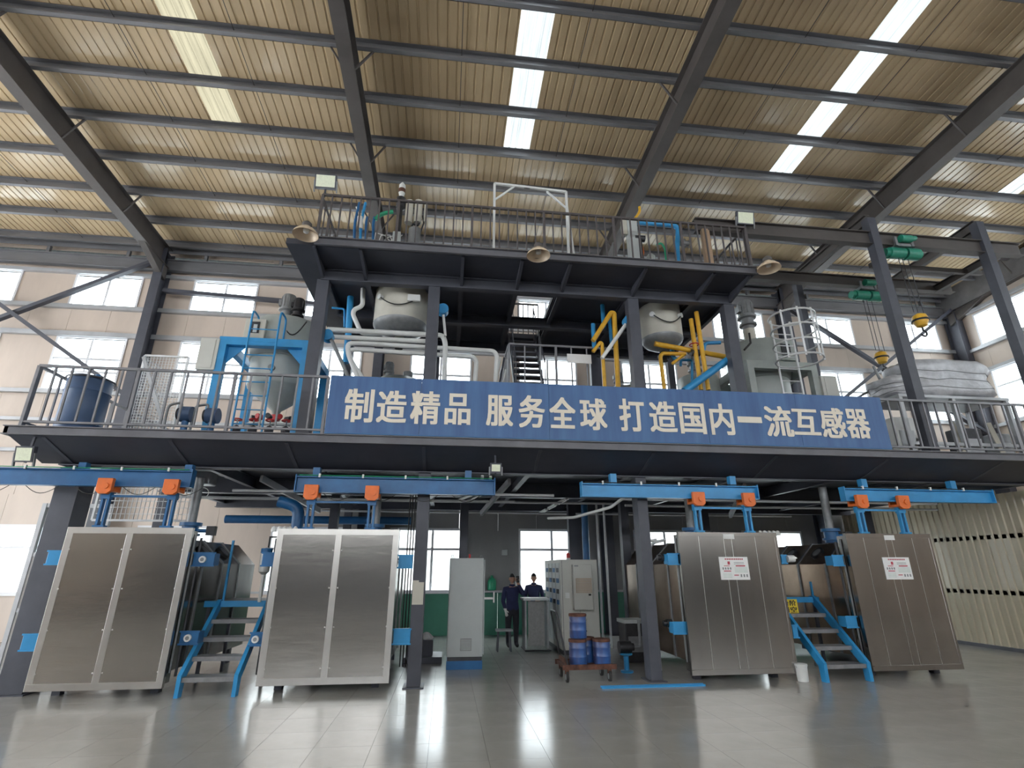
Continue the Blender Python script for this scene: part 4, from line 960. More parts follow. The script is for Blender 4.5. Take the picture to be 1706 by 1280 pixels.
hung('feed_vessel', 'cream feed vessel hanging under the upper platform above the yellow pipes', 4.88, 10.78, .48, 'vessel_cream', False)
# degassing vessels standing lower behind the pipes
for x, lab in ((-1.3,'grey degassing vessel standing behind the white insulated pipes'),(4.45,'grey degassing vessel standing behind the yellow pipes')):
    t = vessel('degassing_vessel', lab, (x,12.2,DZ), [(.3,4.0),(.3,4.1),(.12,4.15),(.12,4.5),(.62,4.95),(.66,5.0),(.66,5.9),(.70,5.92),(.70,5.98),(.5,6.15),(0,6.25)], 'vessel')
    MB().cyl((x+.2,12.2,6.2),(x+.2,12.2,6.4),.12,n=14).build('top_flange', M['midmetal'], t, smooth=40); motor(t, x-.25, 12.1, 6.15, .8)
    MB().tube([(x-.7,11.5,5.4),(x+.6,11.45,5.25)],.06,10).build('inlet_pipe', M['midmetal'], t, smooth=50)
    b_ = MB().box(x-.2,x+.35,11.42,11.5,4.95,5.15).build('gauge_panel', M['darkmetal'], t)

# white insulated pipes (left bay)
def pp_(pts, Y): return [at(px, py, Y) for px, py in pts]
WP = 'white insulated pipes'
pipe('insulated_pipe', pp_([(546,549),(738,559),(742,572),(740,640)], 10.35), .055, M['white'], 'topmost white insulated pipe running past the column', group=WP)
pipe('insulated_pipe', pp_([(548,561),(712,569),(724,571)], 10.4), .05, M['white'], 'second white insulated pipe from the top, beside the blue cap', group=WP)
pipe('insulated_pipe', pp_([(600,640),(580,590),(579,572),(600,572),(822,585),(828,592),(825,650)], 10.45), .05, M['white'], 'third white insulated pipe, dropping near the stair railing', group=WP)
pipe('insulated_pipe', pp_([(610,640),(584,600),(580,583),(600,583),(788,595),(794,602),(790,650)], 10.5), .05, M['white'], 'lowest white insulated pipe with short drop behind the banner', group=WP)
pipe('insulated_pipe', pp_([(605,470),(604,510),(590,516),(588,524),(602,556),(640,556),(668,546)], 10.6), .05, M['white'], 'white insulated pipe bending down from the upper platform', group=WP)
def capped(name, pts, Y, r, m, label, capm='blue'):
    P = pp_(pts, Y); t = thing(name, label, 'pipe', tuple(P[-1]))
    MB().tube(round_path(P,.1), r, 10).build('tube', M[m], t, smooth=50)
    MB().cyl(P[0]+Vector((0,-.09,0)), P[0]+Vector((0,.1,0)), .12, n=20).build('end_cap', M[capm], t, smooth=40)
    MB().cyl(P[0]+Vector((0,-.1,0)), P[0]+Vector((0,-.09,0)), .1, n=20).build('cap_face', M[capm], t, smooth=40)
capped('capped_chute', [(546,560),(553,568),(582,632)], 10.2, .04, 'midmetal', 'grey slanting tube with round blue cap by the column left of the banner')
capped('capped_chute', [(738,517),(742,560)], 10.2, .03, 'white', 'thin tube under a round blue cap beside the second upper column')
capped('capped_chute', [(1047,535),(1034,553),(1003,597)], 10.1, .045, 'white', 'slanting pale tube with round blue cap beside the third upper column')
capped('capped_chute', [(1221,595),(1205,605),(1140,652)], 10.1, .085, 'blue', 'thick sky blue slanting pipe with round cap at the fourth upper column')
for pts, Y, r, lab in (([(584,495),(581,550),(576,605)],10.8,.07,'thick sky blue upright pipe by the bending white pipe'),([(553,513),(574,515),(574,545)],10.9,.025,'thin sky blue elbow pipe beside the upright'),
     ([(1002,488),(1006,546)],10.7,.05,'sky blue upright pipe under the upper platform by the yellow bend'),([(988,540),(990,582)],10.7,.05,'short sky blue upright pipe left of the yellow bend'),([(1015,530),(1019,575)],10.8,.04,'dark blue upright pipe behind the yellow bend'),
     ([(1109,503),(1121,595),(1128,600)],10.6,.05,'long sky blue upright pipe crossing the right feed vessel'),([(1200,571),(1174,572),(1171,592),(1180,640)],10.9,.045,'sky blue bent pipe behind the twin yellow pipes'),
     ([(1134,610),(1134,600),(1153,600),(1153,640),(1140,652)],10.8,.03,'sky blue loop of thin pipe low behind the banner')):
    pipe('blue_pipe', pp_(pts, Y), r, M['blue'], lab, group='blue process pipes')
for pts, Y, r, lab in (([(988,568),(1018,521),(1023,522),(1030,650)],10.3,.055,'yellow pipe with peaked bend near the stair railing'),([(988,586),(1000,571),(1003,573),(1008,650)],10.25,.04,'lower yellow pipe with small bend near the stair railing'),
     ([(1151,532),(1168,650)],10.3,.05,'first of the twin yellow upright pipes'),([(1160,520),(1180,650)],10.25,.05,'second of the twin yellow upright pipes'),
     ([(1091,573),(1216,596)],10.4,.06,'yellow pipe running level across the twin uprights'),([(1107,650),(1100,594),(1104,589),(1142,590)],10.45,.045,'yellow pipe bending down under the right feed vessel'),
     ([(1139,592),(1120,606)],10.45,.035,'short slanting yellow pipe beside the blue upright')):
    pipe('yellow_pipe', pp_(pts, Y), r, M['yellow'], lab, group='yellow process pipes')
cvx = at(1158,588,10.35)
cv = thing('control_valve', 'dark hand valve cluster on the level yellow pipe', 'valve', tuple(cvx))
MB().cyl(cvx+Vector((0,0,-.08)),cvx+Vector((0,0,.2)),.04,n=10).build('stem', M['darkmetal'], cv, smooth=40); MB().tube([tuple(cvx+Vector((.1*math.cos(a),.1*math.sin(a),.2))) for a in [2*math.pi*i/14 for i in range(14)]],.014,6,True).build('handwheel', M['red'], cv, smooth=50); MB().cyl(cvx+Vector((-.1,0,0)),cvx+Vector((.1,0,0)),.08,n=14).build('valve_body', M['darkmetal'], cv, smooth=40)

# stairs in the middle
sm = thing('steel_stairs', 'charcoal steel stairs rising to the opening in the upper platform', 'stairs', (1.85, 12.6, DZ))
def flight(y0, z0, y1, z1, x0, x1, n):
    for x in (x0, x1): MB().prism([(y0,z0-.1),(y0,z0+.12),(y1,z1+.12),(y1,z1-.1)], x-.02, x+.02, lambda a,c,d: (d,a,c)).build('stringer', M['steel'], sm)
    for k in range(n):
        t = (k+1)/(n+1); y = y0+(y1-y0)*t; z = z0+(z1-z0)*t
        MB().box(x0,x1,y-.12,y+.12,z-.02,z+.02).build('tread', M['steel'], sm)
flight(11.25, 5.55, 12.82, 7.78, 1.45, 2.14, 9)
flight(15.2, DZ, 12.7, 5.52, 2.5, 3.3, 6)
MB().box(1.2,3.75,10.65,12.7,5.49,5.55).build('raised_landing', M['steel'], sm)
for x_ in (1.25,3.7):
    for y_ in (10.75,12.6): MB().box(x_-.05,x_+.05,y_-.05,y_+.05,DZ,5.49).build('landing_leg', M['steel'], sm)
for x0 in (1.45, 2.14):
    MB().tube([(x0,11.25,6.45),(x0,12.82,8.68)],.018,6).build('handrail', M['steel'], sm)
    for k in range(5): MB().bar((x0,11.25+.39*k,5.55+.557*k),(x0,11.25+.39*k,6.45+.557*k),.02,.02).build('handrail_post', M['steel'], sm)
railing('guard_railing', 'charcoal railing around the raised stair landing behind the banner', (1.22,10.7), (3.72,10.7), 5.55, 1.08, .36, 3, m=M['railm'], lower=.1)
railing('guard_railing', 'short charcoal railing down the side of the raised stair landing', (1.22,10.8), (1.22,12.6), 5.55, 1.08, .3, 3, m=M['railm'], lower=.1)
railing('guard_railing', 'dark railing around the opening of the upper platform', (1.3,12.95), (2.3,12.95), 7.88, 1.0, .14, 8, m=M['railtop'], lower=.06)
q = at(965,598,10.66); one('notice_sheet', MB().box(q.x-.28,q.x+.28,10.655,10.665,q.z-.11,q.z+.11), M['paper'], 'blank white sheet hanging on the stair landing railing', 'notice', loc=tuple(q))
q = at(868,535,12.9); one('warning_plate', MB().box(q.x-.22,q.x+.22,12.915,12.925,q.z-.08,q.z+.08), M['yellowsign'], 'small yellow plate on the railing of the platform opening', 'sign', loc=tuple(q))
q = Vector((2.75,11.6,5.85)); one('white_canister', MB().lathe([(.14,0),(.16,.02),(.16,.3),(.1,.38),(.05,.4),(0,.4)],(q.x,11.6,q.z-.3),16), M['white'], 'white canister on the raised stair landing', 'canister', smooth=40, loc=(q.x,11.6,q.z-.3))
for k in range(3):
    a = at(826+6*k,640,11.3); c = at(834+6*k,596,11.5)
    pipe('leaning_tube', [c, a], .022, M['white' if k != 1 else 'steel'], ['first','second','third'][k]+' thin tube leaning between the white pipe drop and stair railing', 'tube', 'leaning tubes')

# right: grey framed vessel with caged ladder
gf = thing('vessel_stand', 'grey steel frame holding the right mixing vessel', 'stand', (7.95, 11.6, DZ))
for x in (7.08, 8.72):
    for y in (10.95, 12.7): MB().box(x-.08,x+.08,y-.08,y+.08,DZ,6.6).build('post', M['vessel'], gf)
for y in (10.95, 12.7): MB().box(7.16,8.64,y-.08,y+.08,6.4,6.6).build('cross_beam', M['vessel'], gf)
for x in (7.08, 8.72): MB().box(x-.08,x+.08,11.03,12.62,6.4,6.6).build('side_beam', M['vessel'], gf)
v = vessel('mixing_vessel', 'grey-green mixing vessel inside the grey frame behind the caged ladder', (7.9,11.85,5.0), [(.06,4.75),(.09,5.0),(.66,5.5),(.68,5.55),(.68,6.35),(.72,6.4),(.76,6.6),(.76,7.25),(.72,7.36),(.4,7.42),(0,7.44)], 'vessel')
MB().box(7.95,8.5,11.05,11.2,6.72,7.3).build('control_panel', M['vessel'], v, bevel=.015); MB().box(8.08,8.32,11.03,11.05,6.85,7.15).build('sight_window', M['darkmetal'], v)
MB().cyl((7.6,11.5,7.38),(7.6,11.5,7.72),.15,n=18).build('motor_stool', M['vessel_cream'], v, smooth=40); motor(v, 7.6, 11.5, 7.72, 1.45)
MB().cyl((7.5,11.2,5.6),(7.5,11.12,5.6),.08,n=14).build('side_port', M['darkmetal'], v, smooth=40)
MB().tube([(7.3,11.05,7.4),(7.25,10.98,7.1),(7.05,10.98,6.9)],.025,8).build('hose', M['rubber'], v, smooth=60)
bx = thing('control_box', 'pale grey control box mounted beside the grey frame', 'control box', (9.0,10.9,5.4))
MB().box(8.79,9.2,10.8,11.1,5.35,6.25).build('casing', M['cabinet_warm'], bx, bevel=.01); MB().box(8.87,9.17,10.79,10.8,5.39,6.21).build('lid', M['cabinet_warm'], bx)
cl = thing('caged_ladder', 'white caged ladder in front of the right mixing vessel', 'ladder', (8.15, 10.6, DZ))
lx0, lx1, ly = 7.62, 8.12, 10.62
for x in (lx0, lx1): MB().tube([(x,ly,DZ),(x,ly,7.55)],.025,8).build('side_rail', M['wire'], cl, smooth=50)
for k in range(11): MB().cyl((lx0,ly,DZ+.3*k+.2),(lx1,ly,DZ+.3*k+.2),.014,n=8).build('rung', M['wire'], cl, smooth=40)
ccx, ccy, cr = 7.87, 10.2, .5
for z in (6.35, 6.72, 7.09, 7.45):
    MB().tube([(ccx+cr*math.cos(a), ccy+cr*math.sin(a)*.95, z) for a in [2*math.pi*i/28 for i in range(28)]], .022, 6, True).build('cage_hoop', M['wire'], cl, smooth=50)
for a in (-2.6, -1.9, -1.2, -.5): MB().bar((ccx+cr*math.cos(a),ccy+cr*.95*math.sin(a),6.3),(ccx+cr*math.cos(a),ccy+cr*.95*math.sin(a),7.5),.045,.012).build('cage_strap', M['wire'], cl)
t = vessel('hopper', 'grey hopper behind the fourth upper column with round motor on top', (6.45,12.3,DZ), [(.25,4.0),(.25,4.1),(.1,4.2),(.1,4.8),(.5,5.4),(.52,5.45),(.52,6.5),(.5,6.6),(0,6.7)], 'vessel'); motor(t, 6.35, 12.2, 6.68, 1.2)
MB().prism([(6.0,5.4),(6.7,5.7),(6.7,5.85),(6.0,5.5)], 11.0, 11.08, lambda a,c,d: (a,d,c)).build('sloping_bracket', M['vessel'], t)

# ================================================================== HOIST GANTRY
g = thing('hoist_gantry', 'charcoal steel gantry with two runway beams above the wrapped sacks', 'gantry', (11, 10, DZ))
def gpost(a, b, Y, w, d):
    p = at(*a, Y); q = at(*b, Y); x = (p.x+q.x)/2; return x
bcol(g, 9.55, 9.2, DZ, 9.6, .2, .2, M['steel'], 'post'); bcol(g, 12.45, 9.2, DZ, 9.75, .2, .2, M['steel'], 'post'); bcol(g, 12.45, 11.9, DZ, 9.6, .18, .18, M['steel'], 'post'); bcol(g, 9.55, 11.9, DZ, 9.6, .18, .18, M['steel'], 'post')
MB().ibeam((5.2,9.2,9.06),(13.4,9.2,9.06),.16,.34).build('runway_beam', M['rafter'], g); MB().ibeam((5.6,11.0,9.06),(13.4,11.0,9.06),.16,.3).build('runway_beam', M['rafter'], g)
MB().ibeam((12.9,9.2,9.0),(12.9,11.0,9.0),.12,.2).build('end_beam', M['rafter'], g); MB().ibeam((9.55,9.2,9.62),(9.55,12.0,9.62),.14,.24).build('head_beam', M['rafter'], g); MB().ibeam((12.45,9.2,9.72),(12.45,12.0,9.62),.14,.24).build('head_beam', M['rafter'], g)
for x_ in (9.55, 12.45):
    MB().prism([(9.3,9.6),(9.95,9.6),(9.3,9.05)], x_-.01, x_+.01, lambda a,c,d: (d,a,c)).build('gusset', M['rafter'], g)
MB().bar((10.2,10.1,8.98),(13.3,10.1,8.98),.08,.12).build('tie_beam', M['rafter'], g)
def hoist(x, y, z, hz, hm, label):
    h = thing('electric_hoist', label, 'hoist', (x,y,z), 'green electric hoists')
    MB().cyl((x-.32,y,z),(x+.05,y,z),.13,n=20).cyl((x-.42,y,z),(x-.32,y,z),.1,n=18).build('drum', M['greenhoist'], h, smooth=40)
    MB().cyl((x+.1,y,z),(x+.42,y,z),.14,n=20).cyl((x+.42,y,z),(x+.48,y,z),.1,n=18).build('motor', M['greenhoist'], h, smooth=40)
    MB().cyl((x+.05,y,z),(x+.1,y,z),.09,n=14).build('rope_drum', M['darkmetal'], h, smooth=40)
    MB().box(x-.2,x+.25,y-.12,y+.12,z+.13,z+.2).box(x-.2,x-.14,y-.14,y-.1,z+.13,z+.36).box(x+.2,x+.26,y-.14,y-.1,z+.13,z+.36).build('trolley_frame', M['midmetal'], h)
    MB().cyl((x-.05,y-.13,z+.32),(x+.22,y-.13,z+.32),.09,n=16).cyl((x+.22,y-.13,z+.32),(x+.34,y-.13,z+.36),.06,n=12).build('travel_motor', M['greenhoist'], h, smooth=40)
    for dx in (-.1,.0,.14): MB().cyl((x+dx,y,hz+.2),(x+dx,y,z-.12),.008,n=6).build('wire_rope', M['darkmetal'], h)
    b = MB().lathe([(.03,-.16),(.1,-.13),(.16,0),(.13,.12),(.05,.17),(0,.17)],(x,y,hz),18).build('hook_block', M['yellow'], h, smooth=40)
    MB().lathe([(.165,-.02),(.17,0),(.165,.02)],(x,y,hz),18).build('black_band', M['black'], b, smooth=40)
    MB().tube([(x,y,hz-.16)]+[(x+.0+.07*math.sin(a), y, hz-.3+.07*math.cos(a)) for a in [0+4.4*i/10 for i in range(11)]],.02,8).build('hook', M['darkmetal'], h, smooth=60)
    return h
q1 = at(1503,430,9.2); q2 = at(1438,478,11.0); k1 = at(1540,566,9.2); k2 = at(1458,596,11.0)
hoist(q1.x-.0, 9.2, 8.72, 7.0, 0, 'green electric hoist on the near runway beam with striped hook block')
hoist(q2.x, 11.0, 8.66, k2.z, 0, 'green electric hoist on the far runway beam with yellow hook block')
# wrapped sacks on a rack
def sack(x0, x1, y0, y1, z0, z1, label):
    b = MB(); nu, nv = 22, 9; vs = []
    cx, cy = (x0+x1)/2, (y0+y1)/2; rx, ry = (x1-x0)/2, (y1-y0)/2
    rr = random.Random(int(x0*100))
    for j in range(nv+1):
        t = j/nv; z = z0+(z1-z0)*t
        bulge = 1+.05*math.sin(t*math.pi*3)+(.03 if 0 < t < 1 else -.06)
        for i in range(nu):
            a = 2*math.pi*i/nu; c, s = math.cos(a), math.sin(a)
            e = 5.0; k = (abs(c)**e+abs(s)**e)**(-1/e)
            w = bulge*k+rr.uniform(-.035,.035)
            vs.append((cx+rx*w*c, cy+ry*w*s, z+rr.uniform(-.03,.03)))
    fs = [(j*nu+i, j*nu+(i+1)%nu, (j+1)*nu+(i+1)%nu, (j+1)*nu+i) for j in range(nv) for i in range(nu)] + [tuple(range(nu-1,-1,-1)), tuple(range(nv*nu,(nv+1)*nu))]
    b.add(vs, fs); t = thing('wrapped_sack', label, 'sack', (cx,cy,z0), 'wrapped sacks on the rack')
    b.build('wrapping', M['sack'], t, smooth=50)
    for j in (2,4,6):
        MB().tube([tuple(Vector(vs[j*nu+i])*1.0+(Vector(vs[j*nu+i])-Vector((cx,cy,vs[j*nu+i][2])))*.006) for i in range(nu)], .008, 5, True).build('strap', M['midmetal'], t)
    return t
a = at(1512,668,10.2); c = at(1640,668,10.2); e = at(1540,608,10.2)
sack(a.x-.1, c.x, 9.8, 10.7, a.z+.02, e.z-.02, 'large silver wrapped sack on the rack between the gantry posts')
a2 = at(1466,664,10.3); c2 = at(1532,664,10.3); e2 = at(1470,638,10.3)
sack(a2.x, c2.x-.03, 9.9, 10.7, a.z+.02, e2.z+.05, 'smaller silver wrapped sack beside the left gantry post')
rk = thing('steel_rack', 'pale steel rack under the wrapped sacks', 'rack', ((a2.x+c.x)/2, 10.2, DZ))
MB().box(a2.x-.05, c.x+.1, 9.75, 10.75, a.z-.06, a.z).build('shelf', M['girt'], rk)
for x in (a2.x, (a2.x+c.x)/2, c.x+.05):
    for y in (9.8,10.7): MB().box(x-.04,x+.04,y-.04,y+.04,DZ,a.z-.06).build('upright', M['girt'], rk)
MB().box(a2.x, c.x, 9.78, 9.82, DZ+.35, DZ+.42).build('brace', M['girt'], rk)
for k, (px, lab, m) in enumerate(((1495,'white board leaning in the rack behind the banner end','white'),(1600,'dark machine casing standing under the large sack','darkmetal'),(1650,'grey machine casing near the second gantry post','midmetal'),(1520,'grey motor casing on the floor of the rack','midmetal'))):
    q = at(px, 700, 10.1)
    t = thing('machine_casing', lab, 'casing', (q.x, 10.1, DZ)); w = (.25,.28,.2,.22)[k]; h = (1.0,.8,.7,.55)[k]
    MB().box(q.x-w,q.x+w,9.95,10.3,DZ,DZ+h).build('shell', M[m], t, bevel=.02); MB().box(q.x-w*.7,q.x+w*.7,9.94,9.95,DZ+h*.3,DZ+h*.7).build('front_panel', M['girt'], t)
for k in range(3):
    q = at(1545+62*k, 705, 9.7)
    one('spare_board', MB().bar((q.x-.1,9.75,DZ),(q.x+.02,10.0,DZ+.95),.09,.03), M['vessel_cream'], ['pale board leaning in the rack beside the left gantry post','pale board leaning in the middle of the rack','pale board leaning near the second gantry post'][k], 'board', 'leaning boards', loc=(q.x,9.75,DZ))
aux = [at(1470,655,10.6), at(1500,620,10.7), at(1440,660,10.8)]
one('twisted_strap', MB().tube([tuple(at(1455,610,10.9)),tuple(at(1470,640,10.9)),tuple(at(1452,650,10.9)),tuple(at(1430,662,10.9))],.03,6), M['midmetal'], 'grey lifting strap hanging from the far hook block', 'strap', loc=tuple(at(1430,662,10.9)))

# ================================================================== EQUIPMENT ON THE UPPER PLATFORM (deck at z = 7.88)
UZ = 7.88
def flood(px, py, Y, w, h, tilt, label, post=None):
    q = at(px, py, Y); t = thing('floodlight', label, 'floodlight', tuple(q), 'square floodlights')
    Rm = Matrix.Rotation(tilt, 4, 'X')
    def bx(x0,x1,y0,y1,z0,z1,name,m):
        b = MB().box(x0,x1,y0,y1,z0,z1); b.v = [q + Rm @ p for p in b.v]; return b.build(name, M[m], t)
    bx(-w/2,w/2,-.03,.05,-h/2,h/2,'housing','steel'); bx(-w/2+.025,w/2-.025,-.036,-.03,-h/2+.025,h/2-.025,'lens','led')
    bx(-w/2-.02,-w/2,-.02,.02,-h*.75,.02,'bracket','midmetal'); bx(w/2,w/2+.02,-.02,.02,-h*.75,.02,'bracket','midmetal')
    for k in range(6): bx(-w/2+.04+k*(w-.1)/5,-w/2+.055+k*(w-.1)/5,.05,.1,-h/2+.03,h/2-.03,'heat_sink_fin','steel')
    if post: MB().bar(q+Vector((0,.05,-h*.5)), q+Vector(post), .03, .03).build('mount', M['steel'], t)
    return t
flood(543,303,9.0,.42,.30,math.radians(14),'floodlight on top of the upper railing at its left end',(0,.03,-.35))
flood(1241,364,9.0,.40,.30,math.radians(14),'floodlight on top of the upper railing above the timber post',(0,.03,-.35))
flood(42,757,8.95,.27,.25,math.radians(10),'floodlight hanging under the platform at its left corner',(0,.1,.4))
flood(826,780,9.1,.2,.17,math.radians(8),'small floodlight under the banner at mid platform',(0,.15,.25))
def bell(px, py, label):
    q = at(px, py, 8.7); t = thing('bell_lamp', label, 'lamp', tuple(q), 'bell lamps along the upper platform')
    MB().lathe([(.235,-.09),(.225,-.055),(.16,.02),(.075,.07),(.07,.1),(.065,.1),(.07,.065),(.15,.012),(.215,-.06),(.228,-.09)],tuple(q),28,False).build('shade', M['bell'], t, smooth=50)
    MB().lathe([(.085,.09),(.09,.1),(.09,.16),(.05,.2),(0,.2)],tuple(q),18).build('lamp_holder', M['rafter'], t, smooth=40)
    MB().lathe([(0,-.05),(.05,-.03),(.06,.02),(.03,.07)],tuple(q),14).build('bulb', M['white'], t, smooth=50)
    MB().bar(q+Vector((0,0,.18)), Vector((q.x+.0, 8.95, q.z+.02 if q.z < 7.85 else 7.86)), .02, .02).build('arm', M['midmetal'], t)
bell(510,385,'bell lamp at the left corner of the upper platform'); bell(897,420,'bell lamp at the middle of the upper platform edge'); bell(1280,442,'bell lamp at the right corner of the upper platform')
# white A-frame
af = thing('hose_gantry', 'white steel A-frame standing behind the upper railing', 'gantry', (1.6, 10.0, UZ))
A = [at(824,306,9.5), at(943,320,9.5)]
MB().bar((A[0].x,9.5,UZ),A[0],.05,.05).build('upright', M['white'], af); MB().bar((A[1].x,9.5,UZ),A[1],.05,.05).build('upright', M['white'], af); MB().bar(A[0],A[1],.05,.05).build('top_bar', M['white'], af)
MB().bar(A[0]+Vector((.0,0,-.45)),A[0]+Vector((.45,0,-.03)),.035,.035).build('brace', M['white'], af); MB().bar(A[1]+Vector((0,0,-.45)),A[1]+Vector((-.45,0,-.03)),.035,.035).build('brace', M['white'], af)
MB().bar((A[1].x+.35,10.1,UZ),(A[1].x+.02,9.55,A[1].z-.35),.04,.04).build('rear_leg', M['white'], af)
MB().tube([tuple(A[0]+Vector((.55+.4*i/8,0,.0-.05*math.sin(math.pi*i/8)))) for i in range(9)],.015,6).build('rope', M['darkmetal'], af)
# left group
y = 9.6
def P9(px, py, Y=9.6): return at(px, py, Y)
hb = thing('hose_manifold', 'blue and white hose manifold behind the upper railing by the floodlight', 'manifold', (P9(600,410).x, y, UZ))
for k, px in enumerate((593,603,612,624)):
    MB().tube(round_path([Vector((P9(px,405).x,y,UZ)), P9(px-2,372), P9(px+6,338) if k < 2 else P9(px,362)],.15),.03,8).build('hose', M['deepblue' if k != 1 else 'blue'], hb, smooth=50)
MB().cyl(P9(600,382),P9(600,362),.06,n=12).build('valve_body', M['white'], hb, smooth=40)
MB().tube([P9(594,345),P9(598,358),P9(602,352)],.02,6).build('white_hose', M['white'], hb, smooth=60)
pipe('green_hose', [P9(625,366), P9(632,359), P9(642,355), P9(655,353)], .045, M['green'], 'green hose arching behind the upper railing', 'hose')
vc = thing('condenser_column', 'dark instrument column with glass top rising above the upper railing', 'instrument', (P9(665,400).x, y, UZ))
x = P9(667,350).x
z1 = P9(667,303).z
MB().lathe([(.09,UZ),(.09,UZ+.3),(.05,UZ+.35),(.05,z1-.75),(.1,z1-.7),(.1,z1-.45),(.04,z1-.4)],(x,y,0),16).build('column', M['darkmetal'], vc, smooth=40)
MB().lathe([(.04,z1-.4),(.07,z1-.3),(.07,z1-.1),(.02,z1-.02),(0,z1)],(x,y,0),16).build('glass_dome', M['white'], vc, smooth=40)
MB().cyl((x,y,z1-.3),(x,y,z1-.2),.075,n=14).build('red_collar', M['rust'], vc, smooth=40)
fu = thing('filter_housing', 'pair of cream filter cylinders on grey motor behind the upper railing', 'filter', (P9(690,400).x, y, UZ))
for px in (683,698):
    p = P9(px,336); b = P9(px,372); MB().cyl((p.x,y,b.z),(p.x,y,p.z),.085,n=18).build('cylinder', M['vessel_cream'], fu, smooth=40)
p = P9(690,400); MB().cyl((p.x,y,UZ+.12),(p.x,y,P9(690,383).z),.13,n=18).box(p.x-.18,p.x+.18,y-.12,y+.12,UZ,UZ+.12).build('motor', M['midmetal'], fu, smooth=40)
MB().tube([P9(682,384),P9(688,374),P9(696,376),P9(702,366)],.02,6).tube([P9(700,388),P9(706,372),P9(704,360)],.018,6).build('small_pipes', M['darkmetal'], fu, smooth=60)
p = P9(710,340); MB().cyl((p.x,y,P9(710,370).z),(p.x,y,p.z),.035,n=12).build('level_gauge', M['vessel_cream'], fu, smooth=40)
p = P9(661,397); one('white_junction_box', MB().box(p.x-.08,p.x+.08,y-.08,y+.04,UZ,p.z+.12), M['cabinet'], 'pale junction box beside the instrument column', 'junction box', loc=(p.x,y,UZ), bevel=.01)
p = P9(727,404); rv = thing('red_valve', 'small red and white valve behind the upper railing', 'valve', (p.x,y,UZ)); MB().cyl((p.x-.08,y,UZ+.1),(p.x+.08,y,UZ+.1),.06,n=14).build('body', M['red'], rv, smooth=40); MB().cyl((p.x,y,UZ),(p.x,y,UZ+.24),.035,n=10).build('stem', M['white'], rv, smooth=40); MB().box(p.x-.09,p.x+.05,y-.02,y+.02,UZ+.24,UZ+.27).build('lever', M['darkmetal'], rv)
b = MB(); 
for k in range(4):
    b.tube([P9(622+8*k,405),P9(626+9*k,388+4*k),P9(640+10*k,392),P9(650+3*k,402)],.009,5)
o = one('cable_tangle', b, M['white'], 'loose white cables on the upper platform by the green hose', 'cables', loc=(P9(640,405).x,y,UZ)); o['kind'] = 'stuff'
# right group
p = P9(1052,372); bp = thing('beige_panel', 'pale upright panel box behind the upper railing at its right half', 'panel box', (p.x,y,UZ))
MB().box(P9(1035,372).x,P9(1046,372).x,y-.05,y+.05,P9(1040,392).z,P9(1040,368).z).build('side_tube', M['vessel_cream'], bp); MB().box(P9(1043,372).x,P9(1059,372).x,y-.07,y+.07,UZ,P9(1050,366).z).build('panel', M['cabinet'], bp)
bpipe = pipe('blue_pipe', [P9(1063,371), P9(1124,376), P9(1130,382), P9(1128,410), Vector((P9(1128,440).x,y,UZ))], .055, M['blue'], 'sky blue pipe with elbow behind the upper railing near the timber post', group='blue process pipes')
for px, r, h, m, lab in ((1052,.1,.42,'cabinet','white capped pot beside the pale panel box'),(1084,.09,.62,'vessel','grey cylindrical motor in the middle of the right group'),(1092,.1,.28,'cabinet','low round pot next to the cylindrical motor'),(1101,.08,.25,'vessel_cream','low cream pot near the sky blue elbow pipe'),(1114,.07,.2,'red','small red motor at the foot of the sky blue elbow pipe')):
    q = P9(px, 430); t = thing('equipment_pot', lab, 'pot', (q.x,y,UZ)); MB().lathe([(r,0),(r,h*.8),(r*1.1,h*.82),(r*1.1,h*.9),(r*.5,h),(0,h)],(q.x,y,UZ),18).build('shell', M[m], t, smooth=40); MB().cyl((q.x,y,UZ+h),(q.x,y,UZ+h+.06),.02,n=8).build('knob', M['darkmetal'], t, smooth=40)
pipe('green_hose', [P9(1094,408), P9(1102,405), P9(1108,415), P9(1110,435)], .025, M['green'], 'thin green hose beside the grey cylindrical motor', 'hose')
t = thing('gear_pump', 'dark gear pump with copper wires behind the pale panel box', 'pump', (P9(1065,430).x,y,UZ)); q = P9(1065,398)
MB().cyl((q.x,y,UZ),(q.x,y,q.z),.06,n=14).build('column', M['darkmetal'], t, smooth=40); MB().cyl(q+Vector((-.12,0,0)),q+Vector((.12,0,0)),.08,n=14).build('head', M['darkmetal'], t, smooth=40); MB().tube([P9(1068,405),P9(1072,420),P9(1069,438)],.02,6).build('copper_wire', M['orange'], t, smooth=60)
t = thing('chain_block', 'grey valve gear on the sky blue elbow pipe', 'valve', tuple(P9(1140,406))); q = P9(1140,406)
MB().cyl(q+Vector((-.1,0,0)),q+Vector((.1,0,0)),.07,n=12).cyl(q+Vector((0,0,-.1)),q+Vector((0,0,.1)),.04,n=10).build('body', M['midmetal'], t, smooth=40); MB().tube([tuple(q+Vector((.12,.09*math.cos(a),.09*math.sin(a)))) for a in [2*math.pi*i/12 for i in range(12)]],.012,6,True).build('handwheel', M['midmetal'], t)
q = P9(1066,352); pipe('yellow_chain_hook', [q+Vector((0,0,.12)), q, q+Vector((-.05,0,-.1)), P9(1055,367)], .03, M['yellow'], 'rusty yellow hook hanging above the pale panel box', 'hook')
q = at(1172,370,9.12); one('timber_post', MB().box(q.x-.09,q.x+.05,9.07,9.17,UZ,UZ+1.02).box(q.x+.05,q.x+.09,9.09,9.15,UZ,UZ+1.0), M['tan'], 'tan timber post strapped inside the upper railing', 'post', loc=(q.x,9.12,UZ))

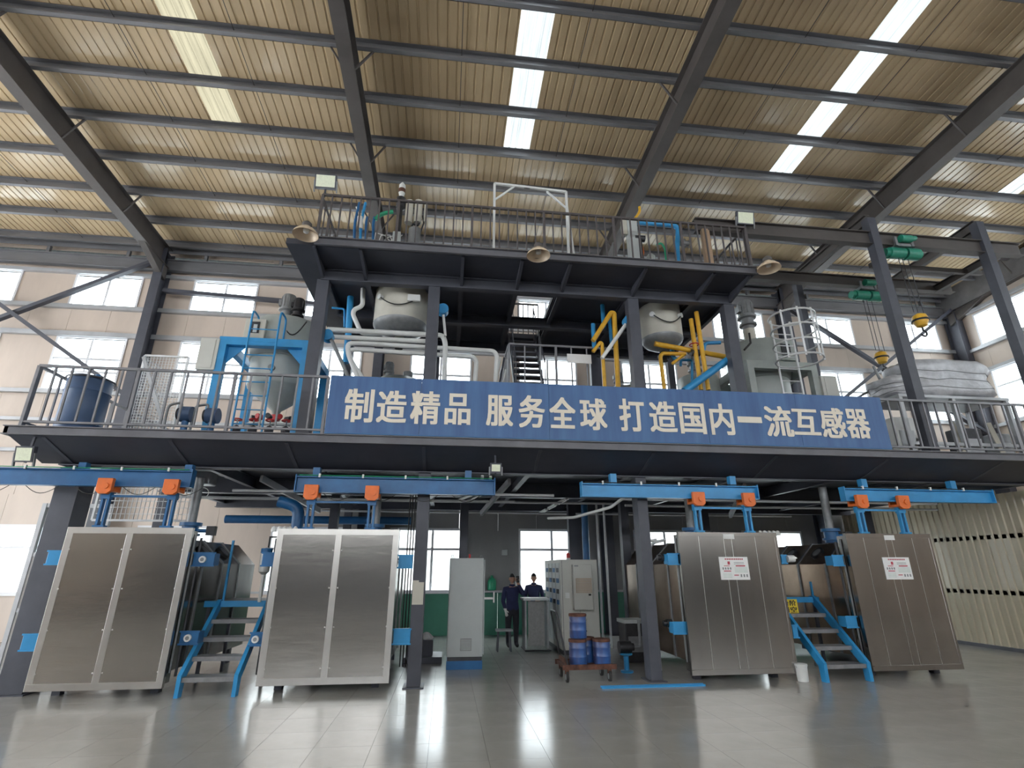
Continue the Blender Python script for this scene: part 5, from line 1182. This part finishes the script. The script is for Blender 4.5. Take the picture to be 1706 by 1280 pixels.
# ================================================================== UNDER THE PLATFORM
for k, (yy, zz, x0, x1, lab) in enumerate(((10.9,3.3,-4.2,2.2,'pale conduit under the platform ahead of the others, above the left tanks'),(11.9,3.28,-6,1.5,'pale conduit under the platform crossing behind the left tanks'),(12.6,3.35,-5.5,4,'long pale conduit under the platform above the grey cabinet'),
      (11.3,3.3,3.8,11.5,'pale conduit under the platform above the right tanks'),(12.3,3.28,4.2,12.5,'pale conduit under the platform behind the right tanks'),(14.6,3.3,-4,10,'long pale conduit under the platform near the back wall'))):
    pipe('conduit', [(x0,yy,zz),(x1,yy,zz)], .028, M['wire'], lab, 'conduit', 'conduits under the platform')  # white colour stands in for the lit highlights along these pipes
for k in range(4):
    x = 3.2 - .3*k
    pass
def tubelamp(p0, p1, label):
    t = thing('tube_lamp', label, 'lamp', tuple(p0), 'tube lamps under the platform')
    p0 = Vector(p0); p1 = Vector(p1)
    MB().bar(p0, p1, .09, .04).build('fitting', M['white'], t); MB().cyl(p0+Vector((0,0,-.04)), p1+Vector((0,0,-.04)), .016, n=8).build('tube', M['paper'], t, smooth=40)
for k in range(3):
    tubelamp((2.75-.02*k, 12.1+1.2*k, 3.4), (2.73-.02*k, 12.95+1.2*k, 3.4), ['tube lamp under the platform nearest the right column','tube lamp under the platform above the wide cabinet','tube lamp under the platform nearest the window'][k])
pipe('bent_conduit', [(.62,9.8,3.5),(.62,10.0,3.25),(.2,12.5,3.35)], .03, M['white'], 'pale bent conduit beside the small floodlight', 'conduit')
pipe('bent_conduit', [(.78,9.85,3.5),(.78,10.05,3.25),(.42,12.5,3.35)], .03, M['white'], 'second pale bent conduit beside the small floodlight', 'conduit')
pipe('flexible_hose', [(3.35,9.75,3.15),(3.2,10.2,3.0),(2.6,10.8,2.85),(2.2,11.6,2.9)], .03, M['white'], 'white flexible hose hanging from the sky blue rail end', 'hose')
for x, lab, r, m in ((3.62,'thick blue riser pipe behind the wide cabinet',.09,'deepblue'),(3.95,'thin pale riser pipe behind the wide cabinet',.03,'wire'),(4.15,'second thin pale riser pipe behind the wide cabinet',.03,'wire')):
    pipe('riser_pipe', [(x,13.9,3.5),(x,13.9,0)], r, M[m], lab)
for k in range(4):
    pipe('cable_riser', [(-.72+.05*k,10.3,3.4),(-.72+.05*k,10.3,.25)], .011, M['rubber'], ['first','second','third','fourth'][k]+' thin black cable dropping beside the tank by the grey cabinet', 'cable', 'black cables beside the tank')
for k in range(2):
    pipe('tall_white_pipe', round_path([Vector((3.95+.25*k,10.9,0)),Vector((3.95+.25*k,10.9,2.35)),Vector((4.35+.2*k,10.9,2.42))],.15), .03, M['wire'], ['first','second'][k]+' tall pale pipe between the right column and the poster tank', 'pipe')
sm_ = thing('floor_machine', 'dark machine with pale lid between the right columns', 'machine', (4.0, 12.0, 0))
MB().box(3.85,4.3,11.8,12.3,0,.75).build('body', M['darkmetal'], sm_, bevel=.02); MB().box(3.83,4.32,11.78,12.32,.75,.82).build('lid', M['cabinet'], sm_); MB().box(3.9,4.25,11.785,11.8,.2,.5).build('front_panel', M['midmetal'], sm_)
t = thing('landing_machine', 'dark machinery on the landing between the brushed steel tanks', 'machine', (-3.3,12.6,1.3))
MB().box(-3.7,-3.0,12.4,12.9,1.3,1.85).build('base', M['darkmetal'], t, bevel=.02); MB().cyl((-3.6,12.5,2.0),(-3.1,12.5,2.0),.12,n=14).build('motor', M['midmetal'], t, smooth=40); MB().tube([(-3.8,12.3,1.3),(-3.8,12.3,2.5),(-2.9,12.3,2.5),(-2.9,12.3,1.3)],.02,6).build('guard_rail', M['darkmetal'], t)
q = at(440,950,10.4); t = thing('wrapped_actuator', 'white wrapped actuator with blue collar beside the steps', 'actuator', (q.x,10.4,1.3)); MB().lathe([(.03,1.3),(.03,1.75),(.09,1.8),(.1,2.1),(.07,2.2),(0,2.22)],(q.x,10.4,0),14).build('body', M['white'], t, smooth=40); MB().cyl((q.x,10.4,2.12),(q.x,10.4,2.2),.1,n=14).build('collar', M['deepblue'], t, smooth=40)

pipe('header_pipe', [(-5.4,13.9,3.0),(-.9,13.9,3.0)], .1, M['deepblue'], 'thick dark blue header pipe running level behind the left tanks', 'pipe')
q = at(337,795,10.6); t = thing('blower_casing', 'grey blower casing with red cap hanging under the platform by the left rail end', 'blower', tuple(q))
MB().box(q.x-.18,q.x+.18,10.5,10.85,q.z-.14,3.6).build('casing', M['midmetal'], t, bevel=.02); MB().cyl((q.x-.1,10.6,q.z-.2),(q.x-.1,10.6,q.z-.14),.05,n=12).build('red_cap', M['red'], t, smooth=40)
MB().tube([(q.x+.05+.12*math.cos(a), 10.6, q.z-.3+.1*math.sin(a)) for a in [2*math.pi*i/16 for i in range(16)]], .008, 5, True).build('coiled_cable', M['white'], t)
for k, (x0, y0, x1, y1) in enumerate(((-3.6,10.6,-2.9,12.6),(1.2,10.4,.8,12.8),(6.2,10.4,7.0,12.6))):
    one('knee_brace', MB().bar((x0,y0,3.5),(x1,y1,3.1),.06,.12), M['girt'], ['pale slanting brace under the platform between the left tanks','pale slanting brace under the platform above the grey cabinet','pale slanting brace under the platform between the right tanks'][k], 'brace', 'slanting braces under the platform', loc=(x0,y0,3.1))
